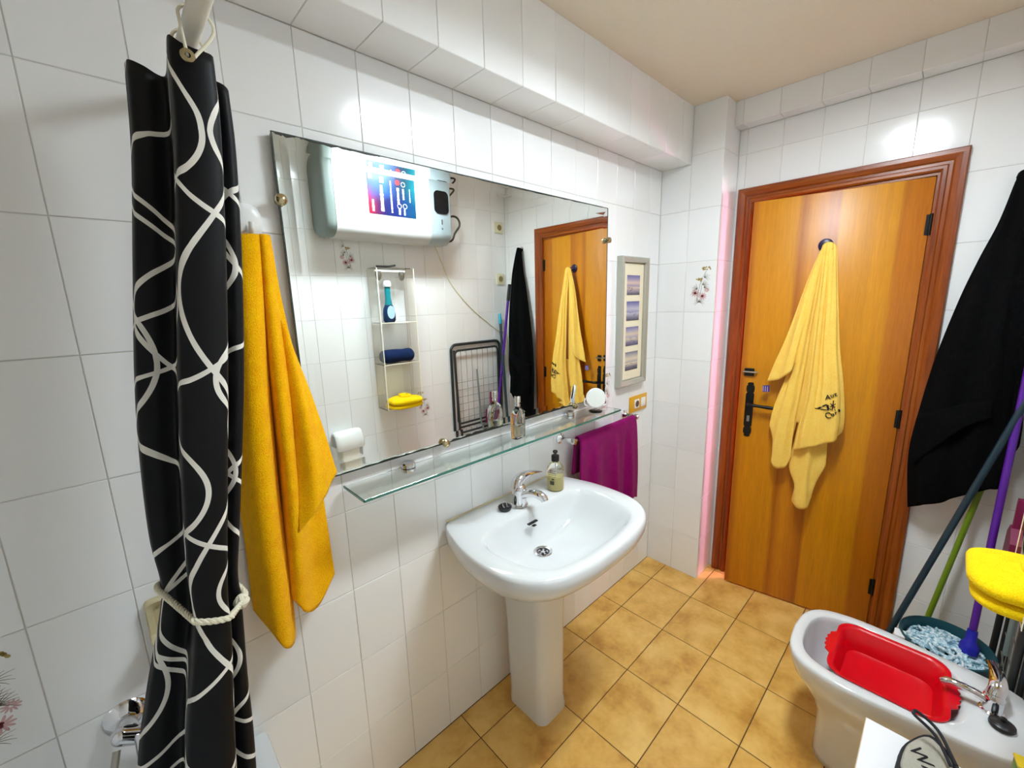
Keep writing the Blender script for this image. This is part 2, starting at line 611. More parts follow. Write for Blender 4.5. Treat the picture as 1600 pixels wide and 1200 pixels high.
# floor
floor = wallbox('floor', (XL - 0.1, YC - 0.12, -0.1), (XB + WT, 0.12, -TT), M_FGROUT, 'ochre ceramic tiled floor', 'floor')
FU = [1.069 + 0.3135 * k for k in range(-4, 6)]
FV = [-0.120 - 0.2228 * k for k in range(7, -1, -1)]
tile_area(floor, (0, 0, -TT), (1, 0, 0), (0, 1, 0), (0, 0, 1), lines(FU, 0.13, XB + 0.02), lines(FV, YC, 0.0), M_FLOOR, gap=0.0034, tilt=0.03)

# ---- printed flower tiles
M_ST = mat('print_olive_stem', (104, 92, 62), 0.3)
M_PK = mat('print_pink_petal', (206, 166, 164), 0.3)
M_RD = mat('print_dark_red_centre', (120, 40, 44), 0.3)
M_OC = mat('print_ochre_umbel', (172, 146, 76), 0.3)
def decal(tile):
    bm = B()
    hz = TT + 0.0003
    def ell(x, y, a, b, rot=0.0, mi=0, n=10, z=0.0):
        c, s = math.cos(rot), math.sin(rot)
        f = bm.faces.new([bm.verts.new((x + a*math.cos(t)*c - b*math.sin(t)*s, y + a*math.cos(t)*s + b*math.sin(t)*c, hz + z)) for t in [2*PI*i/n for i in range(n)]])
        f.material_index = mi
    def stroke(x0, y0, x1, y1, w, mi=0, bend=0.0):
        d = Vector((x1-x0, y1-y0)); q = Vector((-d.y, d.x)).normalized()
        pts = []
        for k in range(5):
            t = k / 4
            pts.append(Vector((x0, y0)) + d * t + q * bend * math.sin(PI * t))
        up = [p + q * w * (1 - 0.7 * k / 4) / 2 for k, p in enumerate(pts)]
        dn = [p - q * w * (1 - 0.7 * k / 4) / 2 for k, p in enumerate(pts)]
        for k in range(4):
            f = bm.faces.new([bm.verts.new((p.x, p.y, hz)) for p in (up[k], up[k+1], dn[k+1], dn[k])])
            f.material_index = mi
    r_ = random.Random(3)
    stroke(-0.012, -0.070, 0.030, 0.085, 0.0026, 0, 0.010)
    stroke(-0.005, -0.050, 0.005, 0.030, 0.0022, 0, -0.008)
    for bx, by, sgn in ((0.012, 0.01, 1), (0.018, 0.045, 1), (-0.012, -0.010, -1), (0.0, -0.075, -1), (0.0, -0.075, 1), (-0.018, -0.03, -1), (0.02, -0.005, 1)):
        for k in range(7):
            a = R(90 - sgn * (20 + 18 * k))
            L = 0.022 + 0.012 * r_.random()
            stroke(bx, by, bx + L * math.cos(a), by + L * math.sin(a), 0.0018, 0, 0.002 * sgn)
    for cx, cy, n_, sx in ((0.026, 0.083, 16, 0.021), (0.000, 0.030, 14, 0.020)):
        for k in range(n_):
            ell(cx + r_.uniform(-1, 1) * sx, cy + r_.uniform(-0.35, 0.6) * 0.012 + (0.004), 0.0042, 0.0034, r_.random() * 3, 3)
    for cx, cy, rr in ((-0.020, -0.030, 0.021), (0.016, -0.046, 0.020), (0.034, -0.016, 0.014)):
        for k in range(11):
            a = 2 * PI * k / 11
            ell(cx + math.cos(a) * rr * 0.62, cy + math.sin(a) * rr * 0.55, rr * 0.42, rr * 0.13, a, 1)
        if rr > 0.015:
            for k in range(7):
                ell(cx + r_.uniform(-1, 1) * rr * .25, cy + r_.uniform(-1, 1) * rr * .2, 0.0042, 0.0038, 0, 2, 8, 0.0001)
    return obj('printed_flower', bm, [M_ST, M_PK, M_RD, M_OC], tile)

def find(tiles, U, V, a, b):
    for (i, j), o in tiles.items():
        if U[i] <= a < U[i + 1] and V[j] <= b < V[j + 1]:
            return o
for tl, U, V, a, b in ((tA, tA_U, tA_V, 1.69, 1.10), (tA, tA_U, tA_V, -0.27, 0.86), (tP, tP_U, lines(VZ, 0.0, ZC), 0.22, 1.60),
                       (tC, tC_U, tC_V, -1.045, 1.845), (tC, tC_U, tC_V, -1.50, 0.86)):
    t_ = find(tl, U, V, a, b)
    if t_ is not None:
        decal(t_)

# ---- hallway beyond the ajar door
HX, HY0, HY1 = 3.55, -2.1, 0.45
M_HALL = mat('hall_cream_paint', (232, 214, 200), 0.8)
M_HFLOOR = mat('hall_terracotta_floor', (190, 130, 90), 0.5)
wallbox('floor_hall', (XB + WT, HY0, -0.1), (HX, HY1, -0.001), M_HFLOOR, 'terracotta hall floor beyond the ajar door', 'floor')
wallbox('wall_hall', (HX, HY0, -0.1), (HX + 0.08, HY1, 2.5), M_HALL, 'plain hall wall opposite the ajar door')
wallbox('wall_hall_end', (XB + WT, HY0 - 0.08, -0.1), (HX + 0.08, HY0, 2.5), M_HALL, 'plain end wall of the hall past the door hinge')
wallbox('wall_hall_far', (XB + WT, HY1, -0.1), (HX + 0.08, HY1 + 0.08, 2.5), M_HALL, 'plain end wall of the hall past the door latch')
wallbox('ceiling_hall', (XB + WT, HY0 - .08, 2.5), (HX + 0.08, HY1 + .08, 2.58), M_HALL, 'plain hall ceiling beyond the door', 'ceiling')
obj_thr = tag(obj('trim_3', box(B(), (XB + .021, DY1, -TT), (XB + WT, DY0, 0.0)), M_HFLOOR), 'terracotta threshold under the ajar door', 'threshold', kind='structure')

# hall lamp: small wall lamp with pink shade light
hl = thing('hall_lamp', 'small globe wall lamp in the hall beyond the door', 'lamp', (3.44, -1.54, 1.45))
M_GLOBE = mat('lit_pink_globe', (255, 190, 200), 0.4, Emission_Color=lin((255, 140, 170)), Emission_Strength=6.0)
lathe_b = B(); lathe(lathe_b, (0, 0, 0), [(0.0, -0.07), (0.03, -0.065), (0.055, -0.04), (0.065, 0.0), (0.055, 0.04), (0.03, 0.065), (0.0, 0.07)])
obj('globe', lathe_b, M_GLOBE, hl, smooth=True)
b_ = B(); lathe(b_, (0.11, 0, 0), [(0.0, -0.02), (0.045, -0.02), (0.045, -0.005), (0.02, 0.0), (0.018, 0.06)], axis=(-1, 0, 0))
obj('bracket', b_, M_BRASS, hl, smooth=True)
ld = bpy.data.lights.new('hall_lamp_light', 'POINT')
ld.energy = HALL_POWER; ld.color = (1.0, 0.40, 0.70); ld.shadow_soft_size = 0.07
lo = bpy.data.objects.new('hall_lamp_light', ld); link(lo, hl); lo.location = (-0.09, 0, 0)

# ---- ceiling light of the bathroom
cl = thing('ceiling_light', 'long white rectangular ceiling light fitted flush above the room', 'lamp', (1.20, -0.86, ZC))
b_ = B(); box(b_, (-0.30, -0.105, -0.022), (0.30, 0.105, 0.0), 0.004)
obj('housing', b_, M_WHITEP, cl, smooth=True)
M_LED = mat('opal_diffuser', (255, 255, 255), 0.4, Emission_Color=(0.83, 0.935, 1.0, 1), Emission_Strength=LAMP_STRENGTH)
b_ = B(); box(b_, (-0.285, -0.09, -0.0245), (0.285, 0.09, -0.0222))
obj('diffuser', b_, M_LED, cl)
b_ = B(); box(b_, (-0.292, -0.097, -0.054), (-0.2855, 0.097, -0.0222)); box(b_, (0.2855, -0.097, -0.054), (0.292, 0.097, -0.0222)); box(b_, (-0.2855, -0.097, -0.054), (0.2855, -0.0905, -0.0222)); box(b_, (-0.2855, 0.0905, -0.054), (0.2855, 0.097, -0.0222))
obj('rim', b_, M_WHITEP, cl)  # unseen rim, deepened to keep direct light off the beam and upper wall

# ---------------------------------------------------------------- door
door = thing('door_1', 'honey varnished wooden door standing slightly ajar in its brown frame', 'door', (XB, DY1, 0), kind='structure')
def arch(name, path_a, path_b, ma, mb, m):
    """one architrave piece: profile (d outward, h proud) swept from a to b with mitred ends"""
    prof = [(0.0, -0.005), (0.0, 0.014), (0.006, 0.019), (0.016, 0.019), (0.020, 0.014), (0.030, 0.014), (0.036, 0.020), (0.052, 0.024), (0.066, 0.024), (0.070, 0.018), (0.070, -0.005)]
    bm = B()
    rr = []
    for p, mm in ((path_a, ma), (path_b, mb)):
        rr.append([Vector((XB - h, p[0] + mm[0] * d, p[1] + mm[1] * d)) for d, h in prof])
    loft(bm, rr)
    o = obj(name, bm, m, door)
    o.matrix_parent_inverse = door.matrix_basis.inverted()
    return o
arch('architrave', (DY0, 0.0), (DY0, DZ), (1, 0), (1, 1), M_FRAME)
arch('architrave', (DY1, 0.0), (DY1, DZ), (-1, 0), (-1, 1), M_FRAME)
arch('architrave', (DY0, DZ), (DY1, DZ), (1, 1), (-1, 1), M_FRAMEH)
def dpart(name, bm, m, **k):
    o = obj(name, bm, m, door, **k)
    o.matrix_parent_inverse = door.matrix_basis.inverted()
    return o
dpart('jamb_lining', box(B(), (XB - .004, DY0 - 0.02, 0), (XB + WT + .004, DY0 + .0, DZ)), M_FRAME)
dpart('jamb_lining', box(B(), (XB - .004, DY1, 0), (XB + WT + .004, DY1 + 0.008, DZ)), M_FRAME)
dpart('head_lining', box(B(), (XB - .004, DY1 + .008, DZ - 0.012), (XB + WT + .004, DY0 - .02, DZ)), M_FRAMEH)
dpart('door_stop', box(B(), (XB + .046, DY1 + .008, 0), (XB + .075, DY1 + .040, DZ - .012)), M_FRAME)  # added to block hall light leaking through the hinge gap
dpart('door_stop', box(B(), (XB + .046, DY1 + .040, DZ - .040), (XB + .075, DY0 - .034, DZ - .012)), M_FRAMEH)  # head stop, likewise added to seal out hall light
dpart('door_stop', box(B(), (XB + .046, DY0 - 0.034, 0), (XB + .062, DY0 - .02, DZ - .012)), M_FRAME)

# leaf: local y from 0 (hinge) to LW (latch), front face at local x = 0, turned into the room
LW, LH = 0.607, 1.975
LANG = 8.8
leaf_b = B(); box(leaf_b, (0.0, 0.0, 0.0), (0.036, LW, LH), 0.0025, 2)
leaf = obj('door_leaf', leaf_b, M_LEAF, door, smooth=True)
leaf.location = (-0.004, 0.0095, 0.008)
leaf.rotation_euler = (0, 0, R(LANG))
def lpart(name, bm, m, **k):
    return obj(name, bm, m, leaf, **k)
for z in (0.22, 1.02, 1.80):
    b_ = B(); cyl(b_, (-0.004, -0.002, z - .04), (-0.004, -0.002, z + .04), 0.005, n=12)
    box(b_, (-0.003, -.002, z - .038), (-0.0005, 0.012, z + .038))
    lpart('hinge', b_, M_IRON, smooth=True)
# black back plate with scrolled ends
hy = LW - 0.050
def platepoly():
    pts = []
    half = [(0.0, 0.140), (0.010, 0.139), (0.014, 0.131), (0.011, 0.127), (0.017, 0.122), (0.0185, 0.108), (0.017, 0.094), (0.012, 0.090), (0.016, 0.084), (0.018, 0.080), (0.018, 0.0)]
    half = half + [(a, -b) for a, b in half[::-1][1:]]
    return half + [(-a, b) for a, b in half[::-1][1:-1]]
b_ = B(); prism(b_, platepoly(), (0, hy, 0.985), (0, -1, 0), (0, 0, 1), (-1, 0, 0), 0.004)
hp = lpart('handle_plate', b_, M_IRON)
b_ = B()
cyl(b_, (-0.003, hy, 1.018), (-0.034, hy, 1.018), 0.0095, n=16)
tube(b_, [(-0.030, hy + .004, 1.018), (-0.040, hy - .012, 1.018), (-0.042, hy - .04, 1.017), (-0.042, hy - .08, 1.015), (-0.044, hy - .112, 1.014)], 0.008, n=12, res=14, radii=[0.008, 0.009, 0.0075, 0.008, 0.0095, 0.006])
lpart('door_handle', b_, M_IRON, smooth=True)
b_ = B(); box(b_, (-0.007, hy - .006, .925), (-.004, hy + .006, .955), 0.001)
lpart('key_rosette', b_, M_STEEL)
b_ = B(); box(b_, (-0.012, LW - 0.060, 1.158), (0.0, LW - 0.018, 1.196), 0.002)
lpart('bolt_case', b_, M_IRON)
b_ = B(); cyl(b_, (-0.014, LW - 0.075, 1.178), (-0.014, LW - 0.012, 1.178), 0.0045, n=10); cyl(b_, (-0.014, LW - .066, 1.178), (-.026, LW - .066, 1.178), .003, n=8)
lpart('bolt', b_, M_STEEL, smooth=True)
# dark round robe hook
M_DKVIOLET = mat('dark_violet_plastic', (34, 16, 60), 0.35)
hk_y = 0.318
b_ = B(); lathe(b_, (0, hk_y, 1.755), [(0.0, 0.0), (0.027, 0.0), (0.027, 0.006), (0.022, 0.009), (0.0, 0.010)], axis=(-1, 0, 0))
tube(b_, [(-.008, hk_y, 1.75), (-.026, hk_y, 1.742), (-.036, hk_y, 1.750), (-.038, hk_y, 1.764)], 0.005, n=8, res=10)
lpart('robe_hook', b_, M_DKVIOLET, smooth=True)

# ---------------------------------------------------------------- mirror
MX0, MX1, MZ0, MZ1, MY = 0.332, 1.660, 1.108, 1.947, -0.020
mirror = thing('wall_mirror', 'large unframed mirror with dark worn edges above the washbasin', 'mirror', (0, 0, 0))
BW, BD = 0.030, 0.0007
b_ = B()
inner = [(MX0 + BW, MZ0 + BW), (MX1 - BW, MZ0 + BW), (MX1 - BW, MZ1 - BW), (MX0 + BW, MZ1 - BW)]
outer = [(MX0, MZ0), (MX1, MZ0), (MX1, MZ1), (MX0, MZ1)]
b_.faces.new([b_.verts.new((x, MY, z)) for x, z in inner])
pane = obj('mirror_pane', b_, M_MIRROR, mirror)
for k in range(4):
    j = (k + 1) % 4
    b_ = B()
    b_.faces.new([b_.verts.new(p) for p in ((inner[k][0], MY, inner[k][1]), (inner[j][0], MY, inner[j][1]), (outer[j][0], MY - BD, outer[j][1]), (outer[k][0], MY - BD, outer[k][1]))])
    obj('bevel_strip', b_, M_MIRROR, mirror)
b_ = B(); box(b_, (MX0, MY + 0.001, MZ0), (MX1, -0.004, MZ1))
obj('backing', b_, M_MEDGE, mirror)
b_ = B()
t_ = 0.0022
for lo_, hi_ in (((MX0 - t_, MY - .002, MZ0 - t_), (MX0, MY + .004, MZ1 + t_)), ((MX1, MY - .002, MZ0 - t_), (MX1 + t_, MY + .004, MZ1 + t_)),
                 ((MX0, MY - .002, MZ1), (MX1, MY + .004, MZ1 + t_)), ((MX0, MY - .002, MZ0 - t_), (MX1, MY + .004, MZ0))):
    box(b_, lo_, hi_)
obj('ground_edge', b_, M_MEDGE, mirror)
for x, z in ((0.331, 1.802), (1.657, 1.813), (0.74, 1.110), (1.418, 1.104)):
    b_ = B(); lathe(b_, (x, 0, z), [(0.006, 0.0), (0.006, 0.022), (0.010, 0.024), (0.0135, 0.031), (0.012, 0.038), (0.006, 0.042), (0.0, 0.043)], axis=(0, -1, 0), n=18)
    obj('knob', b_, M_BRASS, mirror, smooth=True)
def wear(pts_base, side, seed, n, amp, x0, x1, z):
    """flaking dark patches along an edge of the silvering"""
    r_ = random.Random(seed)
    bm = B()
    x = x0
    prev = None
    N_ = n
    for k in range(N_ + 1):
        x = x0 + (x1 - x0) * k / N_
        h = amp * (0.15 + r_.random()) * (0.35 + 0.65 * math.sin(PI * k / N_))
        cur = (bm.verts.new((x, MY - 0.0022, z)), bm.verts.new((x + r_.uniform(-.002, .002), MY - 0.0022, z + side * h)))
        if prev:
            bm.faces.new((prev[0], cur[0], cur[1], prev[1]))
        prev = cur
    return obj('worn_silvering', bm, M_WEAR, mirror)
wear(None, -1, 1, 9, 0.006, MX0 + .004, MX0 + 0.05, MZ1)
wear(None, -1, 2, 22, 0.005, MX0 + .06, MX0 + 0.26, MZ1)
wear(None, -1, 3, 26, 0.003, 0.80, 1.62, MZ1)
wear(None, 1, 4, 26, 0.009, 0.745, 1.03, MZ0)
wear(None, 1, 5, 26, 0.010, 1.10, 1.43, MZ0)
wear(None, 1, 6, 20, 0.004, 0.36, 0.73, MZ0)

# ---------------------------------------------------------------- glass shelf under the mirror
SZ, SX0, SX1, SY0, SY1 = 1.072, 0.405, 1.605, -0.016, -0.145
shelf = thing('glass_shelf', 'clear glass shelf with green edges below the mirror', 'shelf', (0, 0, 0))
b_ = B(); box(b_, (SX0, SY1, SZ - .008), (SX1, SY0, SZ), 0.0008, 1)
obj('glass_plate', b_, M_GLASS, shelf)
b_ = B(); box(b_, (SX0 + .001, SY1 - .0012, SZ - .0072), (SX1 - .001, SY1 - .0002, SZ - .0008))
obj('polished_edge', b_, M_GEDGE, shelf)
b_ = B(); box(b_, (SX0 - .0012, SY1 + .001, SZ - .0072), (SX0 - .0002, SY0, SZ - .0008))
obj('polished_edge', b_, M_GEDGE, shelf)
for x in (0.60, 1.385):
    br = B(); lathe(br, (x, -0.028, SZ - .020), [(0.0, 0), (0.020, 0), (0.022, 0.004), (0.022, 0.011)], n=24)
    lathe(br, (x, -0.028, SZ), [(0.022, 0.0), (0.022, 0.010), (0.018, 0.014), (0.012, 0.012), (0.0, 0.012)], n=24)
    cyl(br, (x, -0.001, SZ - .008), (x, -0.028, SZ - .008), 0.010, n=16)
    obj('bracket', br, M_CHROME, shelf, smooth=True)

# perfume bottle
pb = thing('perfume_bottle', 'flat clear glass perfume bottle standing on the glass shelf', 'bottle', (1.02, -0.082, SZ), R(8))
b_ = B()
def rl(w, d, z, r):
    return [(a, b, z) for a, b in rrect(w, d, r, 4)]
loft(b_, [rl(.052, .026, 0, .006), rl(.056, .030, .004, .007), rl(.058, .030, .07, .007), rl(.054, .028, .092, .007), rl(.034, .022, .106, .007), rl(.020, .018, .112, .007), rl(.018, .018, .118, .007)])
obj('bottle_body', b_, M_CLEAR, pb, smooth=True)
M_PERF = glass('pale_perfume', (236, 240, 226), 1.33)
b_ = B(); loft(b_, [rl(.046, .020, .008, .005), rl(.048, .021, .03, .005), rl(.048, .021, .045, .005)])
obj('perfume', b_, M_PERF, pb, smooth=True)
b_ = B(); lathe(b_, (0, 0, .119), [(0.010, 0), (0.010, .006), (0.0075, .007), (0.0075, .012), (0.0105, .013), (0.0105, .034), (0.009, .036), (0, .036)], n=20)
obj('spray_cap', b_, M_CHROME, pb, smooth=True)
M_PRINT = mat('dark_grey_print', (90, 88, 82), 0.5)
ring = []
b_ = B()
for k in range(14):
    a0, a1 = 2*PI*k/14, 2*PI*(k+1)/14
    if 5 < k < 8: continue
    b_.faces.new([b_.verts.new((r*math.cos(a), -0.0153, 0.062 + r*1.3*math.sin(a))) for r, a in ((.009, a0), (.009, a1), (.011, a1), (.011, a0))])
for k in range(5):
    w = (.014, .010, .016, .012, .014)[k]
    b_.faces.new([b_.verts.new((x, -0.0153, .038 - k*.005 + q)) for x, q in ((-w/2, 0), (w/2, 0), (w/2, .002), (-w/2, .002))])
obj('printed_emblem', b_, M_PRINT, pb)

# round swivel mirror
sm = thing('vanity_mirror', 'small round swivel vanity mirror with clear stand on the glass shelf', 'mirror', (1.500, -0.082, SZ), R(0))
b_ = B(); lathe(b_, (0, 0, 0), [(0, 0), (0.030, 0), (0.031, .003), (0.028, .006), (0.006, .009), (0.005, .022), (0, .022)], n=24)
obj('stand', b_, M_CLEAR, sm, smooth=True)
ax = Vector((-0.66, -0.72, 0.20)).normalized()
c0 = Vector((0.0, 0.0, 0.062))
b_ = B(); lathe(b_, c0 - ax * .004, [(0.0, 0), (0.040, 0), (0.043, .003), (0.043, .008), (0.040, .009), (0.0395, .0072)], axis=ax, n=36, cap=False)
obj('rim', b_, M_WHITEP, sm, smooth=True)
b_ = B(); lathe(b_, c0 + ax * .0033, [(0.0, 0), (0.0392, 0), (0.0392, .0005), (0, .0005)], axis=ax, n=36)
obj('looking_glass', b_, M_MIRROR, sm)
b_ = B(); uu, vv_, _ = basis(ax)
for s in (-1, 1):
    side = Vector((0, 0, 1)).cross(ax).normalized()
    tube(b_, [Vector((0, 0, .018)), c0 + side * s * .046 + Vector((0, 0, -.030)), c0 + side * s * .047], 0.0028, n=8, res=10)
obj('yoke', b_, M_WHITEP, sm, smooth=True)

# ---------------------------------------------------------------- washbasin
CX = 1.010
sink = thing('washbasin', 'white ceramic pedestal washbasin below the mirror', 'washbasin', (0, 0, 0))
oh = [(0, -0.002), (0.15, -0.002), (0.255, -0.003), (0.292, -0.03), (0.315, -0.09), (0.337, -0.18), (0.342, -0.28), (0.330, -0.37), (0.292, -0.437), (0.225, -0.483), (0.12, -0.507), (0, -0.512)]
ih = [(0, -0.150), (0.12, -0.151), (0.20, -0.156), (0.25, -0.178), (0.272, -0.23), (0.266, -0.31), (0.243, -0.39), (0.195, -0.437), (0.10, -0.459), (0, -0.463)]
NR = 72
O = closed_half(oh, CX, NR); I = closed_half(ih, CX, NR)
DC = (1.0, -0.215)
def sc(ring, s, z, c=(CX, -0.03)):
    return [(c[0] + (x - c[0]) * s, min(c[1] + (y - c[1]) * s, -0.002), z) for x, y in ring]
def lerp_ring(ring, t, z, r=0.026):
    out = []
    for k, (x, y) in enumerate(ring):
        a = math.atan2(y - DC[1], x - DC[0])
        out.append((x + (DC[0] + r * math.cos(a) - x) * t, y + (DC[1] + r * math.sin(a) - y) * t, z))
    return out
b_ = B()
loft(b_, [sc(O, .38, .628), sc(O, .55, .634), sc(O, .72, .664), sc(O, .86, .704), sc(O, .94, .735), sc(O, .98, .758), sc(O, .996, .777), sc(O, 1.0, .792), sc(O, .997, .808), sc(O, .988, .817), sc(O, .974, .820),
          [(x + (CX - x) * -.035, y + (-.31 - y) * -.035, .8195) for x, y in I], [(x, y, .814) for x, y in I], lerp_ring(I, .05, .800), lerp_ring(I, .12, .770),
          lerp_ring(I, .24, .730), lerp_ring(I, .42, .702), lerp_ring(I, .65, .688), lerp_ring(I, .88, .681), lerp_ring(I, 1.0, .679)], cap0=True, cap1=True)
obj('basin', b_, M_CERAM, sink, smooth='all')
# pedestal
def ped(w, y0, y1, z, r=.035):
    cy = (y0 + y1) / 2
    return [(CX + a, cy + b, z) for a, b in rrect(w, abs(y1 - y0), r, 6)]
b_ = B()
loft(b_, [ped(.152, -.07, -.262, 0.0), ped(.152, -.07, -.262, .02), ped(.146, -.07, -.256, .06), ped(.150, -.06, -.256, .35), ped(.158, -.05, -.257, .52), ped(.166, -.045, -.262, .60), ped(.170, -.045, -.266, .645)])
obj('pedestal', b_, M_CERAM, sink, smooth=45)
# waste, overflow
b_ = B(); lathe(b_, (DC[0], DC[1], .6795), [(0.033, 0.0), (0.034, 0.003), (0.030, 0.005), (0.024, 0.003), (0.023, 0.0012), (0.0, 0.0012)], n=32, cap=False)
dr = obj('waste_ring', b_, M_CHROME, sink, smooth=True)
b_ = B()
for k in range(5):
    a = 2 * PI * k / 5
    c_ = (DC[0] + .012 * math.cos(a), DC[1] + .012 * math.sin(a), .6809)
    cyl(b_, c_, (c_[0], c_[1], .6816), 0.0052, n=10)
lathe(b_, (DC[0], DC[1], .6808), [(.0185, 0), (.0185, .0008), (.0222, .0008), (.0222, 0)], n=24, cap=False)
obj('waste_holes', b_, M_BLACKP, dr)
b_ = B()
box(b_, (CX - .040, -0.1785, .778), (CX + .006, -0.1665, .7825), 0.0015)
box(b_, (CX - .022, -0.1830, .768), (CX - .006, -0.1715, .7705), 0.001)
obj('overflow_slot', b_, M_BLACKP, sink)
# silicone joint
M_SIL = mat('yellowed_silicone', (206, 188, 150), 0.6)
b_ = B(); cyl(b_, (CX - .27, -.0045, .821), (CX + .27, -.0045, .821), 0.003, n=8)
obj('silicone_joint', b_, M_SIL, sink)

# tap
TX, TY, TZ = 1.000, -0.100, .820
tap = thing('basin_tap', 'chrome single lever tap on the washbasin', 'tap', (TX, TY, TZ))
tap.scale = (1.16, 1.16, 1.16)
b_ = B(); lathe(b_, (0, 0, 0), [(0.0, 0), (0.027, 0), (0.027, .005), (0.023, .008), (0.022, .040), (0.023, .055), (0.020, .066), (0.012, .072), (0, .073)], n=28)
obj('body', b_, M_CHROME, tap, smooth=True)
b_ = B(); tube(b_, [(0, -.004, .034), (0.008, -.034, .050), (0.015, -.062, .053), (0.021, -.082, .046), (0.022, -.089, .036)], 0.012, n=14, res=20, radii=[.016, .014, .0125, .0135, .012])
obj('spout', b_, M_CHROME, tap, smooth=True)
b_ = B()
lev = cr([(-0.006, .006, .060), (-0.002, .006, .078), (.016, 0.006, .089), (.046, 0.007, .091), (.082, 0.009, .085), (.112, .012, .076)], 22)
rings = []
for k, p in enumerate(lev):
    t = k / 21
    d = (lev[min(k + 1, 21)] - lev[max(k - 1, 0)]).normalized()
    sd = Vector((0, 0, 1)).cross(d)
    sd = sd.normalized() if sd.length > .2 else Vector((0, 1, 0))
    up = d.cross(sd).normalized()
    w = .021 * (1 - t) + .010 * t; h = .016 * (1 - t) ** 1.2 + .003
    rings.append([p + sd * a * w + up * b * h for a, b in [(math.cos(2*PI*q/14), math.sin(2*PI*q/14)) for q in range(14)]])
loft(b_, rings)
obj('lever', b_, M_CHROME, tap, smooth=True)
b_ = B(); lathe(b_, (-.010, -.022, .010), [(0.004, -.012), (.004, .0), (.002, .004), (0, .004)], axis=(-.3, -.9, 0), n=10)
obj('chain_eye', b_, M_CHROME, tap, smooth=True)
# rubber plug with its chain
pg = thing('sink_plug', 'black rubber plug with chain lying beside the tap', 'plug', (TX - .062, TY + .012, TZ))
b_ = B(); lathe(b_, (0, 0, 0.001), [(0, 0), (0.021, 0), (0.024, .006), (0.025, .013), (0.020, .015), (0.014, .012), (0.0, .012)], n=26)
obj('stopper', b_, M_BLACKP, pg, smooth=True)
b_ = B()
for k in range(20):
    a = 2*PI*k/20; a1 = 2*PI*(k+1)/20
    cyl(b_, (.0 + .009*math.cos(a), .009*math.sin(a)*.6, .019 + .009*math.sin(a)), (.0 + .009*math.cos(a1), .009*math.sin(a1)*.6, .019 + .009*math.sin(a1)), .0016, n=6)
obj('pull_ring', b_, M_CHROME, pg, smooth=True)
ch = cr([(.002, -.008, .016), (.018, -.014, .006), (.034, -.028, .003), (.046, -.042, .003), (.062, -.040, .004), (.060, -.026, .012)], 26)
b_ = B()
for p in ch:
    sphere(b_, p, 0.0023, 8, 6)
obj('bead_chain', b_, M_STEEL, pg, smooth=True)

# soap dispenser
sd_ = thing('soap_dispenser', 'clear soap dispenser bottle with cream liquid and black pump on the washbasin', 'bottle', (1.195, -.108, TZ), R(25))
b_ = B(); lathe(b_, (0, 0, 0), [(0, 0), (0.031, 0), (0.034, .004), (0.034, .080), (0.031, .094), (0.022, .108), (0.013, .114), (0.012, .120)], n=32)
obj('bottle_body', b_, M_CLEAR, sd_, smooth=True)
b_ = B(); lathe(b_, (0, 0, .004), [(0, 0), (0.0305, 0), (0.0315, .003), (0.0315, .054), (0.0, .0545)], n=32)
obj('liquid_soap', b_, M_SOAP, sd_, smooth=True)
b_ = B(); lathe(b_, (0, 0, .119), [(0, 0), (0.0155, 0), (0.0155, .022), (0.012, .024), (0.005, .025), (0.005, .036), (0, .036)], n=24)
obj('pump_collar', b_, M_BLACKP, sd_, smooth=True)
b_ = B(); lathe(b_, (0, 0, .152), [(0, 0), (0.009, 0), (0.010, .005), (0.008, .009), (0, .010)], n=18)
tube(b_, [(0, 0, .157), (-.020, -.006, .158), (-.031, -.009, .153)], .0045, n=10, res=8)
obj('pump_head', b_, M_BLACKP, sd_, smooth=True)
b_ = B(); tube(b_, [(0, 0, .12), (.004, 0, .06), (.010, 0, .010)], .002, n=8, res=8)
obj('dip_tube', b_, M_WHITEP, sd_)
M_LBL = mat('dark_olive_print', (58, 60, 40), 0.5)
b_ = B()
def wrap(z0, z1, a0, a1, r=.0346, n=6):
    for k in range(n):
        p = R(a0 + (a1 - a0) * k / n); q = R(a0 + (a1 - a0) * (k + 1) / n)
        b_.faces.new([b_.verts.new((r * math.cos(x), r * math.sin(x), z)) for x, z in ((p, z0), (q, z0), (q, z1), (p, z1))])
for z in (.064, .072, .080, .088):
    wrap(z - .0014, z, 142, 200, .0346 if z < .081 else .0333)
wrap(.050, .056, 172, 186); wrap(.030, .046, 158, 188)
obj('printed_label', b_, M_LBL, sd_)

